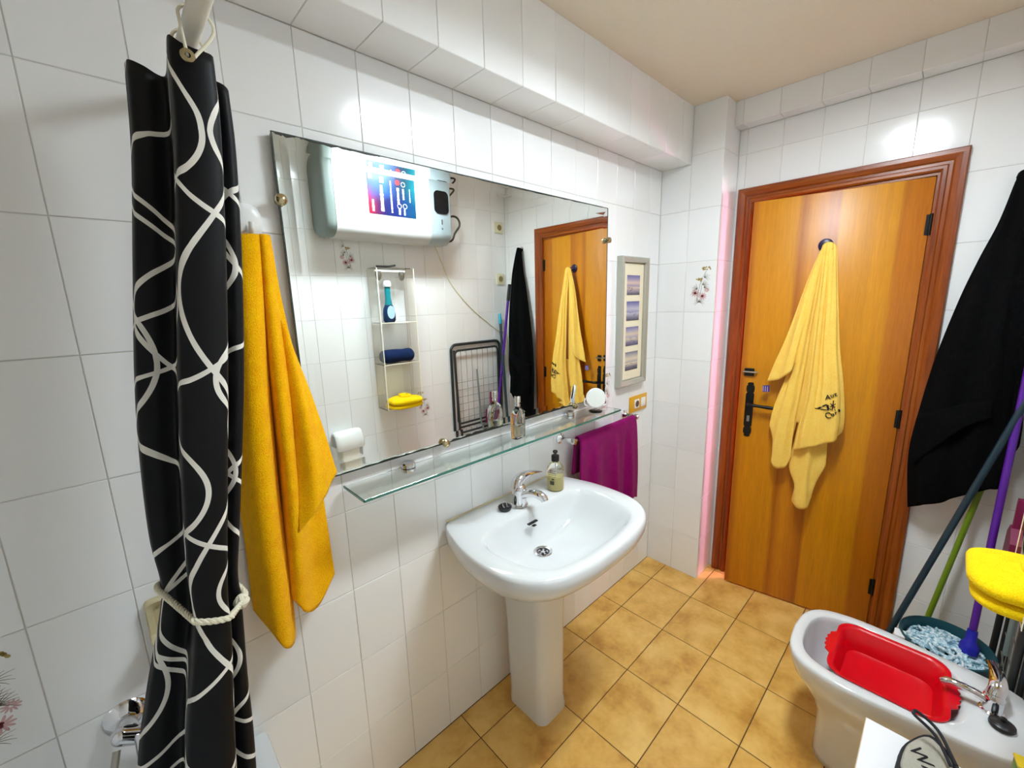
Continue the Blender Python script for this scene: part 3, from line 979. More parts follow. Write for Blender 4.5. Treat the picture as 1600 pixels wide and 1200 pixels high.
# ---------------------------------------------------------------- towel rail with magenta towel
RZ, RY = .968, -.072
rail = thing('towel_rail', 'chrome towel rail on the wall beside the washbasin', 'towel rail', (0, 0, 0))
b_ = B(); cyl(b_, (1.345, RY, RZ), (1.875, RY, RZ), .007, n=14)
obj('bar', b_, M_CHROME, rail, smooth=True)
for x in (1.352, 1.868):
    b_ = B(); lathe(b_, (x, 0, RZ), [(0.0, 0), (0.024, 0), (0.024, .006), (0.016, .012), (0.010, .020), (0.010, .062), (0.014, .066), (0.014, .080), (0.010, .086), (0, .087)], axis=(0, -1, 0), n=22)
    obj('wall_mount', b_, M_CHROME, rail, smooth=True)
towel = []
def sag(x, k):
    return 0.010 * math.sin(x * 40 + k) + .006 * math.sin(x * 71 + k * 2)
cols = []
for k in range(15):
    x = 1.385 + (1.840 - 1.385) * k / 14
    d = .012 * math.sin(k * 1.35) + .006 * math.sin(k * 2.9 + 1)
    zb = .585 - .030 * (k / 14) - (.010 if k == 14 else 0)
    fx = .018 * (k / 14 - .3)
    cols.append([(x, RY + .030, .80 - .02 * (k / 14)), (x, RY + .022 + d * .2, .88), (x, RY + .016, .945), (x, RY + .010, RZ + .008), (x, RY, RZ + .0125), (x, RY - .010, RZ + .008), (x, RY - .017, .945),
                 (x + fx * .3, RY - .020 + d * .5, .86), (x + fx * .7, RY - .022 + d, .72), (x + fx, RY - .022 + d * 1.2, zb)])
mt = cloth('hanging_towel', cols, 70, 60, .007, M_MAR, None, 0.001, 2)
tag(mt, 'magenta towel folded over the rail beside the washbasin', 'towel')

# ---------------------------------------------------------------- picture frame
PX0, PX1, PZ0, PZ1 = 1.775, 2.025, 1.125, 1.755
pic = thing('picture_frame', 'tall silver picture frame with four small seascape photos', 'picture', (0, 0, 0))
fw = .027
def fpiece(a, b, ia, ib):
    bm = B()
    prof = [(0, 0), (0, .030), (.006, .034), (.024, .028), (1, .022), (1, 0)]
    rr = []
    for (o_, i_) in ((a, ia), (b, ib)):
        o_ = Vector((o_[0], 0, o_[1])); i_ = Vector((i_[0], 0, i_[1]))
        ring_ = []
        for d, h in prof:
            t = d if d == 1 else d / fw
            p = o_.lerp(i_, t); ring_.append((p.x, -.001 - h, p.z))
        rr.append(ring_)
    loft(bm, rr)
    return obj('frame_rail', bm, M_SILVER, pic)
oc = [(PX0, PZ0), (PX1, PZ0), (PX1, PZ1), (PX0, PZ1)]
ic = [(PX0 + fw, PZ0 + fw), (PX1 - fw, PZ0 + fw), (PX1 - fw, PZ1 - fw), (PX0 + fw, PZ1 - fw)]
for k in range(4):
    fpiece(oc[k], oc[(k + 1) % 4], ic[k], ic[(k + 1) % 4])
b_ = B(); box(b_, (PX0 + .03, -.016, PZ0 + .03), (PX1 - .03, -.006, PZ1 - .03))
obj('passepartout', b_, M_MATB, pic)
def sea(name, s1, s2, s3, w1, dark, seed):
    m = mat(name, s1, .25)
    t = NT(m)
    co = t.obj(); sp = t.n('ShaderNodeSeparateXYZ'); t.l(co, sp.inputs[0])
    n = t.noise(co, 24 + seed * 3, 4, .6)
    mp = t.n('ShaderNodeMapping'); mp.inputs['Scale'].default_value = (1, 1, 3.5); mp.inputs['Location'].default_value = (seed, 0, 0); t.l(co, mp.inputs[0])
    n2 = t.noise(mp.outputs[0], 30, 4, .65)
    v = t.m('ADD', t.m('DIVIDE', sp.outputs[2], .094), t.m('MULTIPLY', t.m('SUBTRACT', n2, .5), .10))
    base = t.ramp(t.m('ADD', v, .5), [(0.0, dark), (0.18, w1), (0.40, s3), (0.44, s2), (0.62, s3), (0.80, s2), (1.0, s1)])
    c = t.mix(t.m('MULTIPLY', t.m('GREATER_THAN', n2, .58), .55), base, dark)
    c2 = t.mix(t.m('GREATER_THAN', t.m('ADD', v, .5), .45), c, base)
    t.l(c2, t.b.inputs['Base Color'])
    return m
zz = [1.622, 1.497, 1.372, 1.247]
pal = [((92, 88, 150), (150, 140, 170), (214, 184, 170), (150, 136, 150), (40, 36, 52)), ((84, 80, 140), (140, 136, 176), (190, 184, 200), (120, 116, 136), (52, 46, 62)),
       ((110, 104, 160), (166, 156, 180), (216, 196, 170), (120, 110, 140), (62, 56, 84)), ((110, 104, 130), (176, 166, 166), (222, 206, 176), (110, 100, 120), (56, 48, 62))]
for k, z in enumerate(zz):
    b_ = B(); box(b_, (-.059, -.0012, -.047), (.059, .0, .047))
    obj('seascape_print', b_, sea('seascape_%d' % k, *pal[k], k + 1), pic, loc=((PX0 + PX1) / 2, -.0162, z))

# ---------------------------------------------------------------- yellow switch plate
sw = thing('switch_plate', 'yellow double wall plate with white socket and switch', 'socket', (2.002, 0, 1.006))
b_ = B(); box(b_, (-.086, -.009, -.043), (.086, -.0003, .043), .003)
obj('cover_plate', b_, M_YPLATE, sw, smooth=True)
b_ = B(); box(b_, (-.046, -.014, -.024), (-.002, -.0085, .024), .002)
k_ = obj('socket_insert', b_, M_WHITEP, sw, smooth=True)
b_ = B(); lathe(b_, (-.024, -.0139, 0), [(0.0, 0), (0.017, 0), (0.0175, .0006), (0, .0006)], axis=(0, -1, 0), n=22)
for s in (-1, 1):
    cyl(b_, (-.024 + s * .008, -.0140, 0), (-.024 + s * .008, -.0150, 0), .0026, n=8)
obj('socket_well', b_, mat('socket_brown', (96, 70, 52), .6), k_)  # brown disc with pin dots set on the white insert
b_ = B(); box(b_, (.020, -.014, -.024), (.064, -.0085, .024), .002)
k_ = obj('rocker', b_, M_WHITEP, sw, smooth=True)

# ---------------------------------------------------------------- yellow bath towel on a white hook
wh = thing('wall_hook', 'white adhesive wall hook above the mustard towel', 'hook', (.262, 0, 1.752))
b_ = B()
loft(b_, [[(a, -h, b) for a, b in rrect(.060 * s, .076 * s, .029 * s, 6)] for s, h in ((1, .0004), (1, .006), (.9, .010), (.5, .013))])
obj('pad', b_, M_WHITEP, wh, smooth=True)
b_ = B(); tube(b_, [(0, -.010, -.012), (0, -.024, -.026), (0, -.036, -.020), (0, -.040, -.006)], .006, n=10, res=12)
obj('prong', b_, M_WHITEP, wh, smooth=True)

yt = thing('bath_towel', 'mustard yellow bath towel hanging between shower curtain and mirror', 'towel', (.28, -.05, 1.715))
def W(parent, o):
    o.matrix_parent_inverse = parent.matrix_basis.inverted()
    return o
ycols = [
    [(0.2323,-0.0300,1.7104), (0.2059,-0.0220,1.5353), (0.1806,-0.0180,1.3188), (0.1630,-0.0180,1.0870), (0.1593,-0.0200,0.8310)],
    [(0.2389,-0.0480,1.7153), (0.2170,-0.0700,1.5626), (0.1925,-0.0850,1.3430), (0.1762,-0.0900,1.1083), (0.1730,-0.0850,0.7987)],
    [(0.2528,-0.0520,1.7173), (0.2375,-0.0750,1.5620), (0.2171,-0.0950,1.3398), (0.2040,-0.1000,1.1012), (0.1957,-0.0950,0.7399)],
    [(0.2656,-0.0500,1.7186), (0.2534,-0.0600,1.5617), (0.2387,-0.0650,1.3303), (0.2305,-0.0600,1.0762), (0.2231,-0.0600,0.7344)],
    [(0.2729,-0.0460,1.7197), (0.2662,-0.0280,1.5616), (0.2528,-0.0260,1.3209), (0.2434,-0.0260,1.0586), (0.2361,-0.0350,0.8322)],
    [(0.2777,-0.0520,1.7194), (0.2687,-0.0600,1.5613), (0.2548,-0.0850,1.3305), (0.2453,-0.0900,1.0815), (0.2351,-0.0800,0.8482)],
    [(0.2833,-0.0500,1.7201), (0.2796,-0.0580,1.5610), (0.2706,-0.0850,1.3274), (0.2623,-0.0950,1.0933), (0.2524,-0.0850,0.8026)],
    [(0.2881,-0.0460,1.7196), (0.2923,-0.0400,1.5607), (0.3007,-0.0450,1.3145), (0.2970,-0.0500,1.0642), (0.2931,-0.0450,0.7748)],
    [(0.2926,-0.0380,1.7196), (0.3032,-0.0300,1.5605), (0.3261,-0.0300,1.3398), (0.3377,-0.0350,1.0980), (0.3479,-0.0300,0.8352)],
]
W(yt, cloth('main_drape', ycols, 90, 80, .009, M_YEL, yt, .0020, 4))
fcols = [
    [(0.2955,-0.0450,1.5312), (0.2891,-0.0700,1.3523), (0.2761,-0.0880,1.1685), (0.2595,-0.0980,1.0285)],
    [(0.2978,-0.0500,1.5164), (0.3042,-0.0850,1.3518), (0.3031,-0.1050,1.1976), (0.2963,-0.1080,1.0682)],
    [(0.3002,-0.0450,1.5012), (0.3255,-0.0650,1.3291), (0.3406,-0.0750,1.1956), (0.3423,-0.0780,1.1065)],
    [(0.3040,-0.0360,1.5006), (0.3409,-0.0440,1.3228), (0.3630,-0.0500,1.2004), (0.3786,-0.0500,1.1304)],
]
W(yt, cloth('side_flap', fcols, 40, 40, .009, M_YEL, yt, .0015, 8))

# ---------------------------------------------------------------- bathtub, curtain rod, curtain
tub = thing('bathtub', 'white bathtub, its rim showing below the shower curtain', 'bathtub', (0, 0, 0))
TX0, TX1, TY0, TY1, TH = XL + .004, .142, -.004, YC + .004, .470
def rr2(x0, x1, y0, y1, r, z):
    return [((x0 + x1) / 2 + a, (y0 + y1) / 2 + b, z) for a, b in rrect(abs(x1 - x0), abs(y1 - y0), r, 6)]
b_ = B()
loft(b_, [rr2(TX0, TX1, TY0, TY1, .012, 0), rr2(TX0, TX1, TY0, TY1, .012, TH - .012), rr2(TX0 + .004, TX1 - .004, TY0 - .004, TY1 + .004, .014, TH),
          rr2(TX0 + .055, TX1 - .055, TY0 - .07, TY1 + .07, .10, TH + .001), rr2(TX0 + .065, TX1 - .066, TY0 - .08, TY1 + .08, .11, TH - .02),
          rr2(TX0 + .10, TX1 - .11, TY0 - .14, TY1 + .14, .13, .14), rr2(TX0 + .15, TX1 - .16, TY0 - .20, TY1 + .20, .12, .10)])
obj('tub_shell', b_, M_CERAM, tub, smooth=40)

rod = thing('curtain_rod', 'white shower curtain rod running out from the tiled wall', 'curtain rod', (0, 0, 0))
M_ROD = mat('ivory_enamelled_rod', (224, 218, 204), .4)
RX, RZ2 = .158, 1.972
b_ = B(); cyl(b_, (RX, -.012, RZ2), (RX, YC + .012, RZ2), .0135, n=20)
obj('rod', b_, M_ROD, rod, smooth=True)
for y, s in ((0.0, -1), (YC, 1)):
    b_ = B(); lathe(b_, (RX, y, RZ2), [(0, 0.0005), (0.032, .0005), (0.032, .008), (0.020, .016), (0.018, .028), (0, .028)], axis=(0, s, 0), n=24)
    obj('end_cup', b_, M_ROD, rod, smooth=True)

def curtain_mat():
    m = mat('black_curtain_white_loops', (4, 4, 6), .55, Specular_IOR_Level=.25)
    t = NT(m)
    uv = t.n('ShaderNodeUVMap'); uv.uv_map = 'UVMap'
    sp = t.n('ShaderNodeSeparateXYZ'); t.l(uv.outputs[0], sp.inputs[0])
    u, v = sp.outputs[0], sp.outputs[1]
    r_ = random.Random(11)
    acc = None
    w = .0036
    for k in range(13):
        u0 = .02 + .060 * k + r_.uniform(-.02, .02)
        for s in (0,):
            A = r_.uniform(.045, .125); lam = r_.uniform(.36, .62); ph = r_.uniform(0, 6.28)
            kk = 2 * PI / lam
            arg = t.m('MULTIPLY_ADD', v, kk, ph)
            c = t.m('MULTIPLY_ADD', t.m('SINE', arg), A, u0)
            d = t.m('ABSOLUTE', t.m('SUBTRACT', u, c))
            sl = t.m('MULTIPLY', t.m('COSINE', arg), A * kk)
            width = t.m('MULTIPLY', t.m('SQRT', t.m('MULTIPLY_ADD', sl, sl, 1.0)), w)
            hit = t.m('LESS_THAN', d, width)
            acc = hit if acc is None else t.m('MAXIMUM', acc, hit)
    c = t.mix(acc, (3, 3, 6), (232, 228, 218))
    t.l(c, t.b.inputs['Base Color'])
    return m
M_CURT = curtain_mat()
cur = thing('shower_curtain', 'black shower curtain with white looping lines gathered beside the bathtub', 'curtain', (.1, -.25, 1.9))
plan = [(.30, -.115), (.10, -.118), (0.005, -.140), (.0, -.165), (.03, -.180), (.16, -.186), (.28, -.184), (.36, -.186), (.375, -.205), (.35, -.245), (.315, -.290), (.30, -.312), (.315, -.328), (.40, -.334), (.52, -.337), (.64, -.336), (.715, -.330),
        (.745, -.312), (.748, -.280), (.735, -.252), (.765, -.240), (.84, -.250), (.92, -.256), (.985, -.250), (1.01, -.230), (.99, -.195), (.90, -.165), (.75, -.150), (.60, -.135)]
tops = [1.95, 1.95, 1.952, 1.952, 1.950, 1.944, 1.938, 1.936, 1.936, 1.934, 1.934, 1.936, 1.936, 1.928, 1.924, 1.924, 1.924, 1.922, 1.918, 1.918, 1.920, 1.924, 1.920, 1.916, 1.914, 1.92, 1.93, 1.93, 1.93]
prof = [  # z, x left, x right, depth scale
    (1.93, .086, .206, 1.0), (1.82, .074, .204, 1.0), (1.65, .050, .190, 1.0), (1.45, .022, .168, 1.0), (1.30, .006, .146, 1.0), (1.15, -.004, .122, .96), (1.065, -.002, .108, .86), (1.00, -.012, .106, .88),
    (.85, -.052, .096, 1.0), (.70, -.086, .088, 1.05), (.50, -.110, .070, 1.08), (.36, -.120, .056, 1.1)]
ccols = []
for k, (s, y) in enumerate(plan):
    ccols.append([(xl + (xr - xl) * s, -.24 + (y + .24) * ds, tops[k] if q == 0 else z) for q, (z, xl, xr, ds) in enumerate(prof)])
W(cur, cloth('curtain_cloth', ccols, 190, 90, .0012, M_CURT, cur, .0012, 5))
# eyelet and cord ring
gc = Vector((0.1390,-0.3360,1.9094))
b_ = B(); lathe(b_, gc + Vector((0, -.006, 0)), [(0.0035, 0), (0.0085, 0), (0.0092, .0015), (0.0085, .003), (0.0035, .003)], axis=(0, -1, 0), n=22, cap=False)
W(cur, obj('eyelet', b_, M_BRASS, cur, smooth=True))
for dy_, up_ in ((0.0, 0), (.075, .01)):
    b_ = B()
    P_ = [Vector((gc.x, gc.y - .006 + dy_, gc.z)), Vector((RX - .020, gc.y + .004 + dy_, RZ2 - .020)), Vector((RX - .018, gc.y + .012 + dy_, RZ2 + .004)), Vector((RX, gc.y + .014 + dy_, RZ2 + .0165)),
          Vector((RX + .017, gc.y + .012 + dy_, RZ2 + .004)), Vector((RX + .018, gc.y + .004 + dy_, RZ2 - .020)), Vector((gc.x + .006, gc.y - .006 + dy_, gc.z - .002))]
    tube(b_, P_, .0022, n=8, res=28)
    W(cur, obj('ring_cord', b_, M_ROPE, cur, smooth=True))
# tie-back rope
tie = thing('tieback_rope', 'white twisted rope tied around the shower curtain', 'rope', (.05, -.25, 1.03))
pp = sorted((-.002 + .110 * q, -.24 + (y + .24) * .86) for q, y in plan)
def hull(pts):
    def half(p_):
        h = []
        for p in p_:
            while len(h) > 1 and (h[-1][0]-h[-2][0])*(p[1]-h[-2][1]) - (h[-1][1]-h[-2][1])*(p[0]-h[-2][0]) <= 0:
                h.pop()
            h.append(p)
        return h[:-1]
    return half(pts) + half(pts[::-1])
hl_ = hull(pp)
hx = sum(p[0] for p in hl_) / len(hl_); hy_ = sum(p[1] for p in hl_) / len(hl_)
loop = []
for p in hl_ + [hl_[0]]:
    d = Vector((p[0] - hx, p[1] - hy_, 0)).normalized() * .0065
    loop.append(Vector((p[0] + d.x, p[1] + d.y, 1.050 - .42 * (p[0] + .002) + .10 * (-.14 - p[1]))))
# even out corner spacing before twisting
lp = []
for a_, c_ in zip(loop, loop[1:]):
    n_ = max(1, int((c_ - a_).length / .012))
    lp += [a_.lerp(c_, q / n_) for q in range(n_)]
loop = lp + [loop[0]]
b_ = B()
tw = cr(loop, 200)
for s in range(3):
    pts = []
    for k, p in enumerate(tw):
        d = (tw[min(k + 1, 199)] - tw[max(k - 1, 0)]).normalized()
        u_, v_, _ = basis(d)
        a = k * .62 + s * 2 * PI / 3
        pts.append(p + (u_ * math.cos(a) + v_ * math.sin(a)) * .0026)
    tube(b_, pts, .0030, n=6)
W(tie, obj('twisted_cord', b_, M_ROPE, tie, smooth=True))
kc = Vector((.103, -.268, 1.020))
b_ = B()
for (rx_, ry_, rz_) in ((0, 0, 0), (70, 30, 20), (20, 80, 60)):
    mtx = Matrix.Rotation(R(rx_), 3, 'X') @ Matrix.Rotation(R(ry_), 3, 'Y') @ Matrix.Rotation(R(rz_), 3, 'Z')
    tube(b_, [kc + mtx @ Vector((.0085 * math.cos(a), .0085 * math.sin(a), 0)) for a in [2*PI*q/18 for q in range(19)]], .0055, n=8)
W(tie, obj('knot', b_, M_ROPE, tie, smooth=True))

# soap dish and bath mixer on the tiled wall
sdh = thing('soap_dish', 'aged beige ceramic soap dish behind the shower curtain', 'soap dish', (-.005, 0, .90))
M_OLDC = mat('aged_beige_ceramic', (196, 184, 146), .35)
b_ = B()
loft(b_, [[(a, -h, b) for a, b in rrect(w, hh, .012, 4)] for w, hh, h in ((.062, .10, .0004), (.062, .10, .010), (.056, .09, .016), (.042, .07, .012), (.036, .06, .004))], cap0=True, cap1=True)
obj('back_plate', b_, M_OLDC, sdh, smooth=True)
b_ = B()
loft(b_, [[(a, -.032 + b * .9, z) for a, b in rrect(w, d, .012, 4)] for w, d, z in ((.03, .03, -.046), (.054, .056, -.038), (.058, .062, -.026), (.050, .052, -.028), (.040, .040, -.036))])
obj('tray', b_, M_OLDC, sdh, smooth=True)
bmx = thing('bath_mixer', 'chrome bath mixer on the wall below the curtain', 'tap', (-.098, 0, .675))
b_ = B(); lathe(b_, (0, 0, .03), [(0, .0004), (0.038, .0004), (0.040, .004), (0.034, .012), (0.018, .018), (0.018, .05), (0, .05)], axis=(0, -1, 0), n=26)
obj('wall_flange', b_, M_CHROME, bmx, smooth=True)
b_ = B(); cyl(b_, (-.01, -.050, .03), (.06, -.050, -.02), .018, n=20)
sphere(b_, (-.01, -.050, .03), .018)
obj('mixer_body', b_, M_CHROME, bmx, smooth=True)
b_ = B(); tube(b_, [(.02, -.06, .02), (.02, -.09, -.01), (.02, -.14, -.035), (.02, -.17, -.05)], .013, n=12, res=12)
obj('spout', b_, M_CHROME, bmx, smooth=True)
b_ = B(); tube(b_, [(-.02, -.06, .01), (-.03, -.09, -.03), (-.02, -.11, -.10), (.04, -.10, -.16)], .007, n=8, res=16)
obj('shower_hose', b_, M_STEEL, bmx, smooth=True)

# ---------------------------------------------------------------- sand yellow towel on the door
dt = thing('beach_towel', 'pale yellow embroidered towel hanging from the hook on the door', 'towel', (2.25, -.703, 1.77))
HK = [(2.2680,-0.7041,1.7581), (2.2620,-0.7110,1.7673), (2.2580,-0.7224,1.7710), (2.2600,-0.7356,1.7670), (2.2680,-0.7488,1.7532)]
W(dt, cloth('rear_tail', [
    [(2.2620,-0.6939,1.1536), (2.2620,-0.6811,0.9062), (2.2550,-0.6698,0.7583), (2.2520,-0.7020,0.6677), (2.2500,-0.6968,0.5844)],
    [(2.2500,-0.7154,1.1581), (2.2400,-0.7178,0.8887), (2.2320,-0.7188,0.7022), (2.2280,-0.7156,0.6055), (2.2300,-0.7239,0.5651)],
    [(2.2450,-0.7352,1.1614), (2.2340,-0.7430,0.8960), (2.2260,-0.7420,0.7112), (2.2240,-0.7460,0.6173), (2.2280,-0.7518,0.5726)],
    [(2.2520,-0.7527,1.1624), (2.2460,-0.7600,0.8969), (2.2420,-0.7572,0.7264), (2.2420,-0.7619,0.6484), (2.2440,-0.7632,0.6030)],
    [(2.2680,-0.7823,1.1636), (2.2680,-0.7986,0.9001), (2.2660,-0.8038,0.8256), (2.2660,-0.8006,0.7846), (2.2640,-0.7719,0.7332)]], 40, 50, .010, M_SAND, dt, .0015, 3))
W(dt, cloth('middle_drape', [
    [HK[0], (2.2620,-0.6622,1.4994), (2.2520,-0.6261,1.2074), (2.2460,-0.5891,1.0433), (2.2440,-0.5793,0.9401), (2.2440,-0.6065,0.8750)],
    [HK[0], (2.2500,-0.6742,1.4997), (2.2380,-0.6492,1.2116), (2.2280,-0.6229,1.0119), (2.2240,-0.6122,0.8363), (2.2240,-0.6053,0.7564)],
    [HK[1], (2.2440,-0.6849,1.4998), (2.2300,-0.6657,1.2143), (2.2200,-0.6515,1.0032), (2.2160,-0.6440,0.8303), (2.2180,-0.6405,0.7418)],
    [HK[1], (2.2500,-0.6931,1.4995), (2.2400,-0.6783,1.2143), (2.2340,-0.6661,1.0029), (2.2320,-0.6635,0.8625), (2.2320,-0.6658,0.7769)],
    [HK[2], (2.2620,-0.7001,1.4991), (2.2580,-0.6893,1.2130), (2.2540,-0.6766,1.0620), (2.2520,-0.6712,0.9846), (2.2520,-0.6687,0.9561)],
    [HK[2], (2.2580,-0.7194,1.4991), (2.2500,-0.7100,1.2162), (2.2480,-0.7047,1.0676), (2.2480,-0.6961,0.9993), (2.2480,-0.6939,0.9682)]], 70, 70, .009, M_SAND, dt, .0016, 5, (.004, 3.2)))
W(dt, cloth('left_flap', [
    [HK[0], (2.2620,-0.6615,1.6107), (2.2460,-0.6120,1.3850), (2.2380,-0.5742,1.2466), (2.2340,-0.5510,1.1526)],
    [HK[0], (2.2520,-0.6730,1.6100), (2.2320,-0.6375,1.3868), (2.2220,-0.6141,1.2519), (2.2180,-0.6012,1.1732)],
    [HK[1], (2.2460,-0.6859,1.6093), (2.2240,-0.6612,1.3882), (2.2140,-0.6492,1.2734), (2.2120,-0.6403,1.2112)],
    [HK[1], (2.2520,-0.6940,1.6089), (2.2380,-0.6725,1.4160), (2.2320,-0.6635,1.3160), (2.2320,-0.6543,1.2542)]], 50, 50, .009, M_SAND, dt, .0016, 6, (.004, 1.6)))
front_panel = W(dt, cloth('front_panel', [
    [HK[1], (2.2400,-0.7152,1.5540), (2.2320,-0.7145,1.3333), (2.2260,-0.7136,1.1264), (2.2220,-0.6970,0.9960), (2.2220,-0.6831,0.8415)],
    [HK[2], (2.2300,-0.7284,1.5537), (2.2200,-0.7329,1.3355), (2.2120,-0.7397,1.1324), (2.2080,-0.7332,1.0058), (2.2080,-0.7313,0.8695)],
    [HK[2], (2.2380,-0.7382,1.5533), (2.2300,-0.7494,1.3355), (2.2160,-0.7665,1.1354), (2.2100,-0.7701,1.0123), (2.2100,-0.7769,0.8920)],
    [HK[3], (2.2340,-0.7522,1.5529), (2.2220,-0.7709,1.3375), (2.2120,-0.7941,1.1399), (2.2080,-0.8043,1.0192), (2.2100,-0.8121,0.9122)],
    [HK[3], (2.2400,-0.7645,1.5525), (2.2320,-0.7892,1.3376), (2.2240,-0.8155,1.1746), (2.2200,-0.8335,1.0221), (2.2220,-0.8357,0.9293)],
    [HK[4], (2.2620,-0.7719,1.5521), (2.2560,-0.8010,1.3361), (2.2520,-0.8269,1.1717), (2.2500,-0.8449,1.0177), (2.2520,-0.8419,0.9555)]], 90, 80, .009, M_SAND, dt, .0016, 9, (.006, 3.5)))
# embroidery, in thread on the front panel
def emb(name, s, y, z, size, rot):
    x, nrm = surf_x(front_panel, y, z)
    if x is None:
        return
    n = Vector((-1, 0, 0)) if nrm is None else (nrm if nrm.x < 0 else -nrm)
    n = n.normalized()
    up = Vector((0, math.sin(R(rot)), math.cos(R(rot))))
    v = (up - n * up.dot(n)).normalized(); u = v.cross(n)
    Pp = Vector((x, y, z)) + n * .0035
    o = text_mesh(name, s, size, .003, M_INK, dt, frame_mtx(Pp, u, v, n))
    W(dt, o)
PA = [(2.2100,-0.7902,1.1141), (2.2100,-0.8060,1.1250), (2.2150,-0.8167,1.1327)]
for s_, p_, r_, z_ in (('A', PA[0], 10, .030), ('u', PA[1], 16, .026), ('z', PA[2], 20, .026)):
    emb('embroidered_letter', s_, p_[1], p_[2], z_, r_)
PB = [(2.2100,-0.8013,1.0356), (2.2100,-0.8173,1.0442), (2.2150,-0.8257,1.0532), (2.2200,-0.8326,1.0648)]
for s_, p_, r_, z_ in (('C', PB[0], 8, .036), ('o', PB[1], 14, .026), ('r', PB[2], 24, .024), ('a', PB[3], 30, .024)):
    emb('embroidered_letter', s_, p_[1], p_[2], z_, r_)
def emb_shape(name, polys, ctr, m=M_INK):
    bm = B()
    for poly in polys:
        pts = []
        for (px_, py_) in poly:
            y = ctr[1] - px_; z = ctr[2] + py_
            x, nn = surf_x(front_panel, y, z)
            if x is None:
                x = ctr[0]
            pts.append(bm.verts.new((x - .0055, y, z)))
        bm.faces.new(pts)
    W(dt, obj(name, bm, m, dt))
sb = (2.2100,-0.7786,1.0692)
emb_shape('embroidered_sail', [[(-.030, -.008), (-.012, -.006), (-.006, -.009), (.022, -.008), (.022, -.011), (-.026, -.012)], [(-.020, -.006), (.010, .016), (.016, .014), (-.010, -.006)], [(.010, .016), (.020, .012), (.024, -.008), (.017, -.008)]], sb)
ab = (2.2100,-0.8135,1.0835)
emb_shape('embroidered_anchor', [[(-.002, .022), (.002, .022), (.002, -.020), (-.002, -.020)], [(-.012, .006), (-.009, .008), (.010, -.006), (.008, -.009)], [(.010, .008), (.008, .010), (-.010, -.006), (-.008, -.009)], [(-.016, -.014), (-.012, -.018), (-.002, -.022), (-.002, -.018)], [(.006, -.016), (.012, -.022), (.014, -.020), (.008, -.014)]], ab)
# care label
cp = Vector((2.2350,-0.5454,1.1174))
M_TAGV = mat('violet_label', (64, 44, 120), .7); M_TAGW = mat('white_label_stripe', (210, 200, 220), .7)
lb = B(); prism(lb, [(-.014, -.018), (.016, -.014), (.014, .018), (-.016, .013)], cp, (0, -1, 0), (0, 0, 1), (-1, 0, 0), .002)
lbl = W(dt, obj('care_label', lb, M_TAGV, dt))
lb = B()
for k in range(3):
    prism(lb, [(-.012 + k * .009, -.014), (-.010 + k * .009, -.014), (-.011 + k * .009, .011), (-.013 + k * .009, .011)], cp, (0, -1, 0), (0, 0, 1), (-1, 0, 0), .0026, h0=.0021)
o_ = obj('label_print', lb, M_TAGW, lbl)
o_.matrix_parent_inverse = (dt.matrix_basis @ lbl.matrix_parent_inverse @ lbl.matrix_basis).inverted()

# ---------------------------------------------------------------- black towel right of the door
bh = thing('towel_hook', 'small chrome hook on the wall right of the door', 'hook', (XB, -1.245, 1.945))
b_ = B(); lathe(b_, (0, 0, 0), [(0, .0004), (0.018, .0004), (0.018, .006), (0.008, .010), (0.006, .030), (0.011, .034), (0.011, .042), (0, .044)], axis=(-1, 0, 0), n=20)
obj('hook_peg', b_, M_CHROME, bh, smooth=True)
bt = thing('black_towel', 'large black towel hanging on the wall between door and corner', 'towel', (2.3, -1.245, 1.93))
T0 = (2.335, -1.225, 1.945); T1 = (2.318, -1.238, 1.953); T2 = (2.316, -1.252, 1.953); T3 = (2.338, -1.266, 1.942)
W(bt, cloth('front_drape', [
    [T0, (2.3250,-1.1999,1.7925), (2.3150,-1.1659,1.6648), (2.3050,-1.1330,1.5178), (2.3000,-1.0945,1.2738), (2.2900,-1.0731,1.0253), (2.2850,-1.0719,0.8901), (2.3000,-1.0939,0.6741)],
    [T0, (2.3100,-1.2129,1.7890), (2.2900,-1.1887,1.6616), (2.2700,-1.1631,1.4950), (2.2550,-1.1350,1.2341), (2.2450,-1.1206,0.9801), (2.2400,-1.1254,0.8502), (2.2450,-1.1385,0.7220)],
    [T1, (2.3000,-1.2301,1.7854), (2.2800,-1.2140,1.6590), (2.2650,-1.2002,1.4724), (2.2550,-1.1850,1.1915), (2.2500,-1.1812,0.9672), (2.2500,-1.1885,0.8523), (2.2550,-1.1979,0.7607)],
    [T1, (2.2900,-1.2469,1.7819), (2.2700,-1.2399,1.6563), (2.2450,-1.2339,1.4732), (2.2300,-1.2324,1.2021), (2.2250,-1.2316,1.0108), (2.2250,-1.2422,0.8890), (2.2300,-1.2492,0.8080)],
    [T2, (2.2960,-1.2641,1.7800), (2.2800,-1.2633,1.6547), (2.2620,-1.2638,1.4727), (2.2560,-1.2697,1.2028), (2.2550,-1.2730,1.0126), (2.2560,-1.2824,0.9035), (2.2580,-1.2886,0.8315)],
    [T2, (2.3000,-1.2839,1.7776), (2.2850,-1.2888,1.6527), (2.2680,-1.2953,1.4940), (2.2640,-1.2989,1.2967), (2.2700,-1.3076,1.1124), (2.2760,-1.3178,0.9690), (2.2800,-1.3242,0.8756)],
    [T3, (2.3250,-1.3048,1.7771), (2.3180,-1.3188,1.6517), (2.3100,-1.3346,1.4925), (2.3060,-1.3411,1.3622), (2.3040,-1.3421,1.2504), (2.3040,-1.3375,1.1994), (2.3060,-1.3347,1.1568)]], 90, 90, .010, M_BLK, bt, .002, 12, (.008, 3.5)))
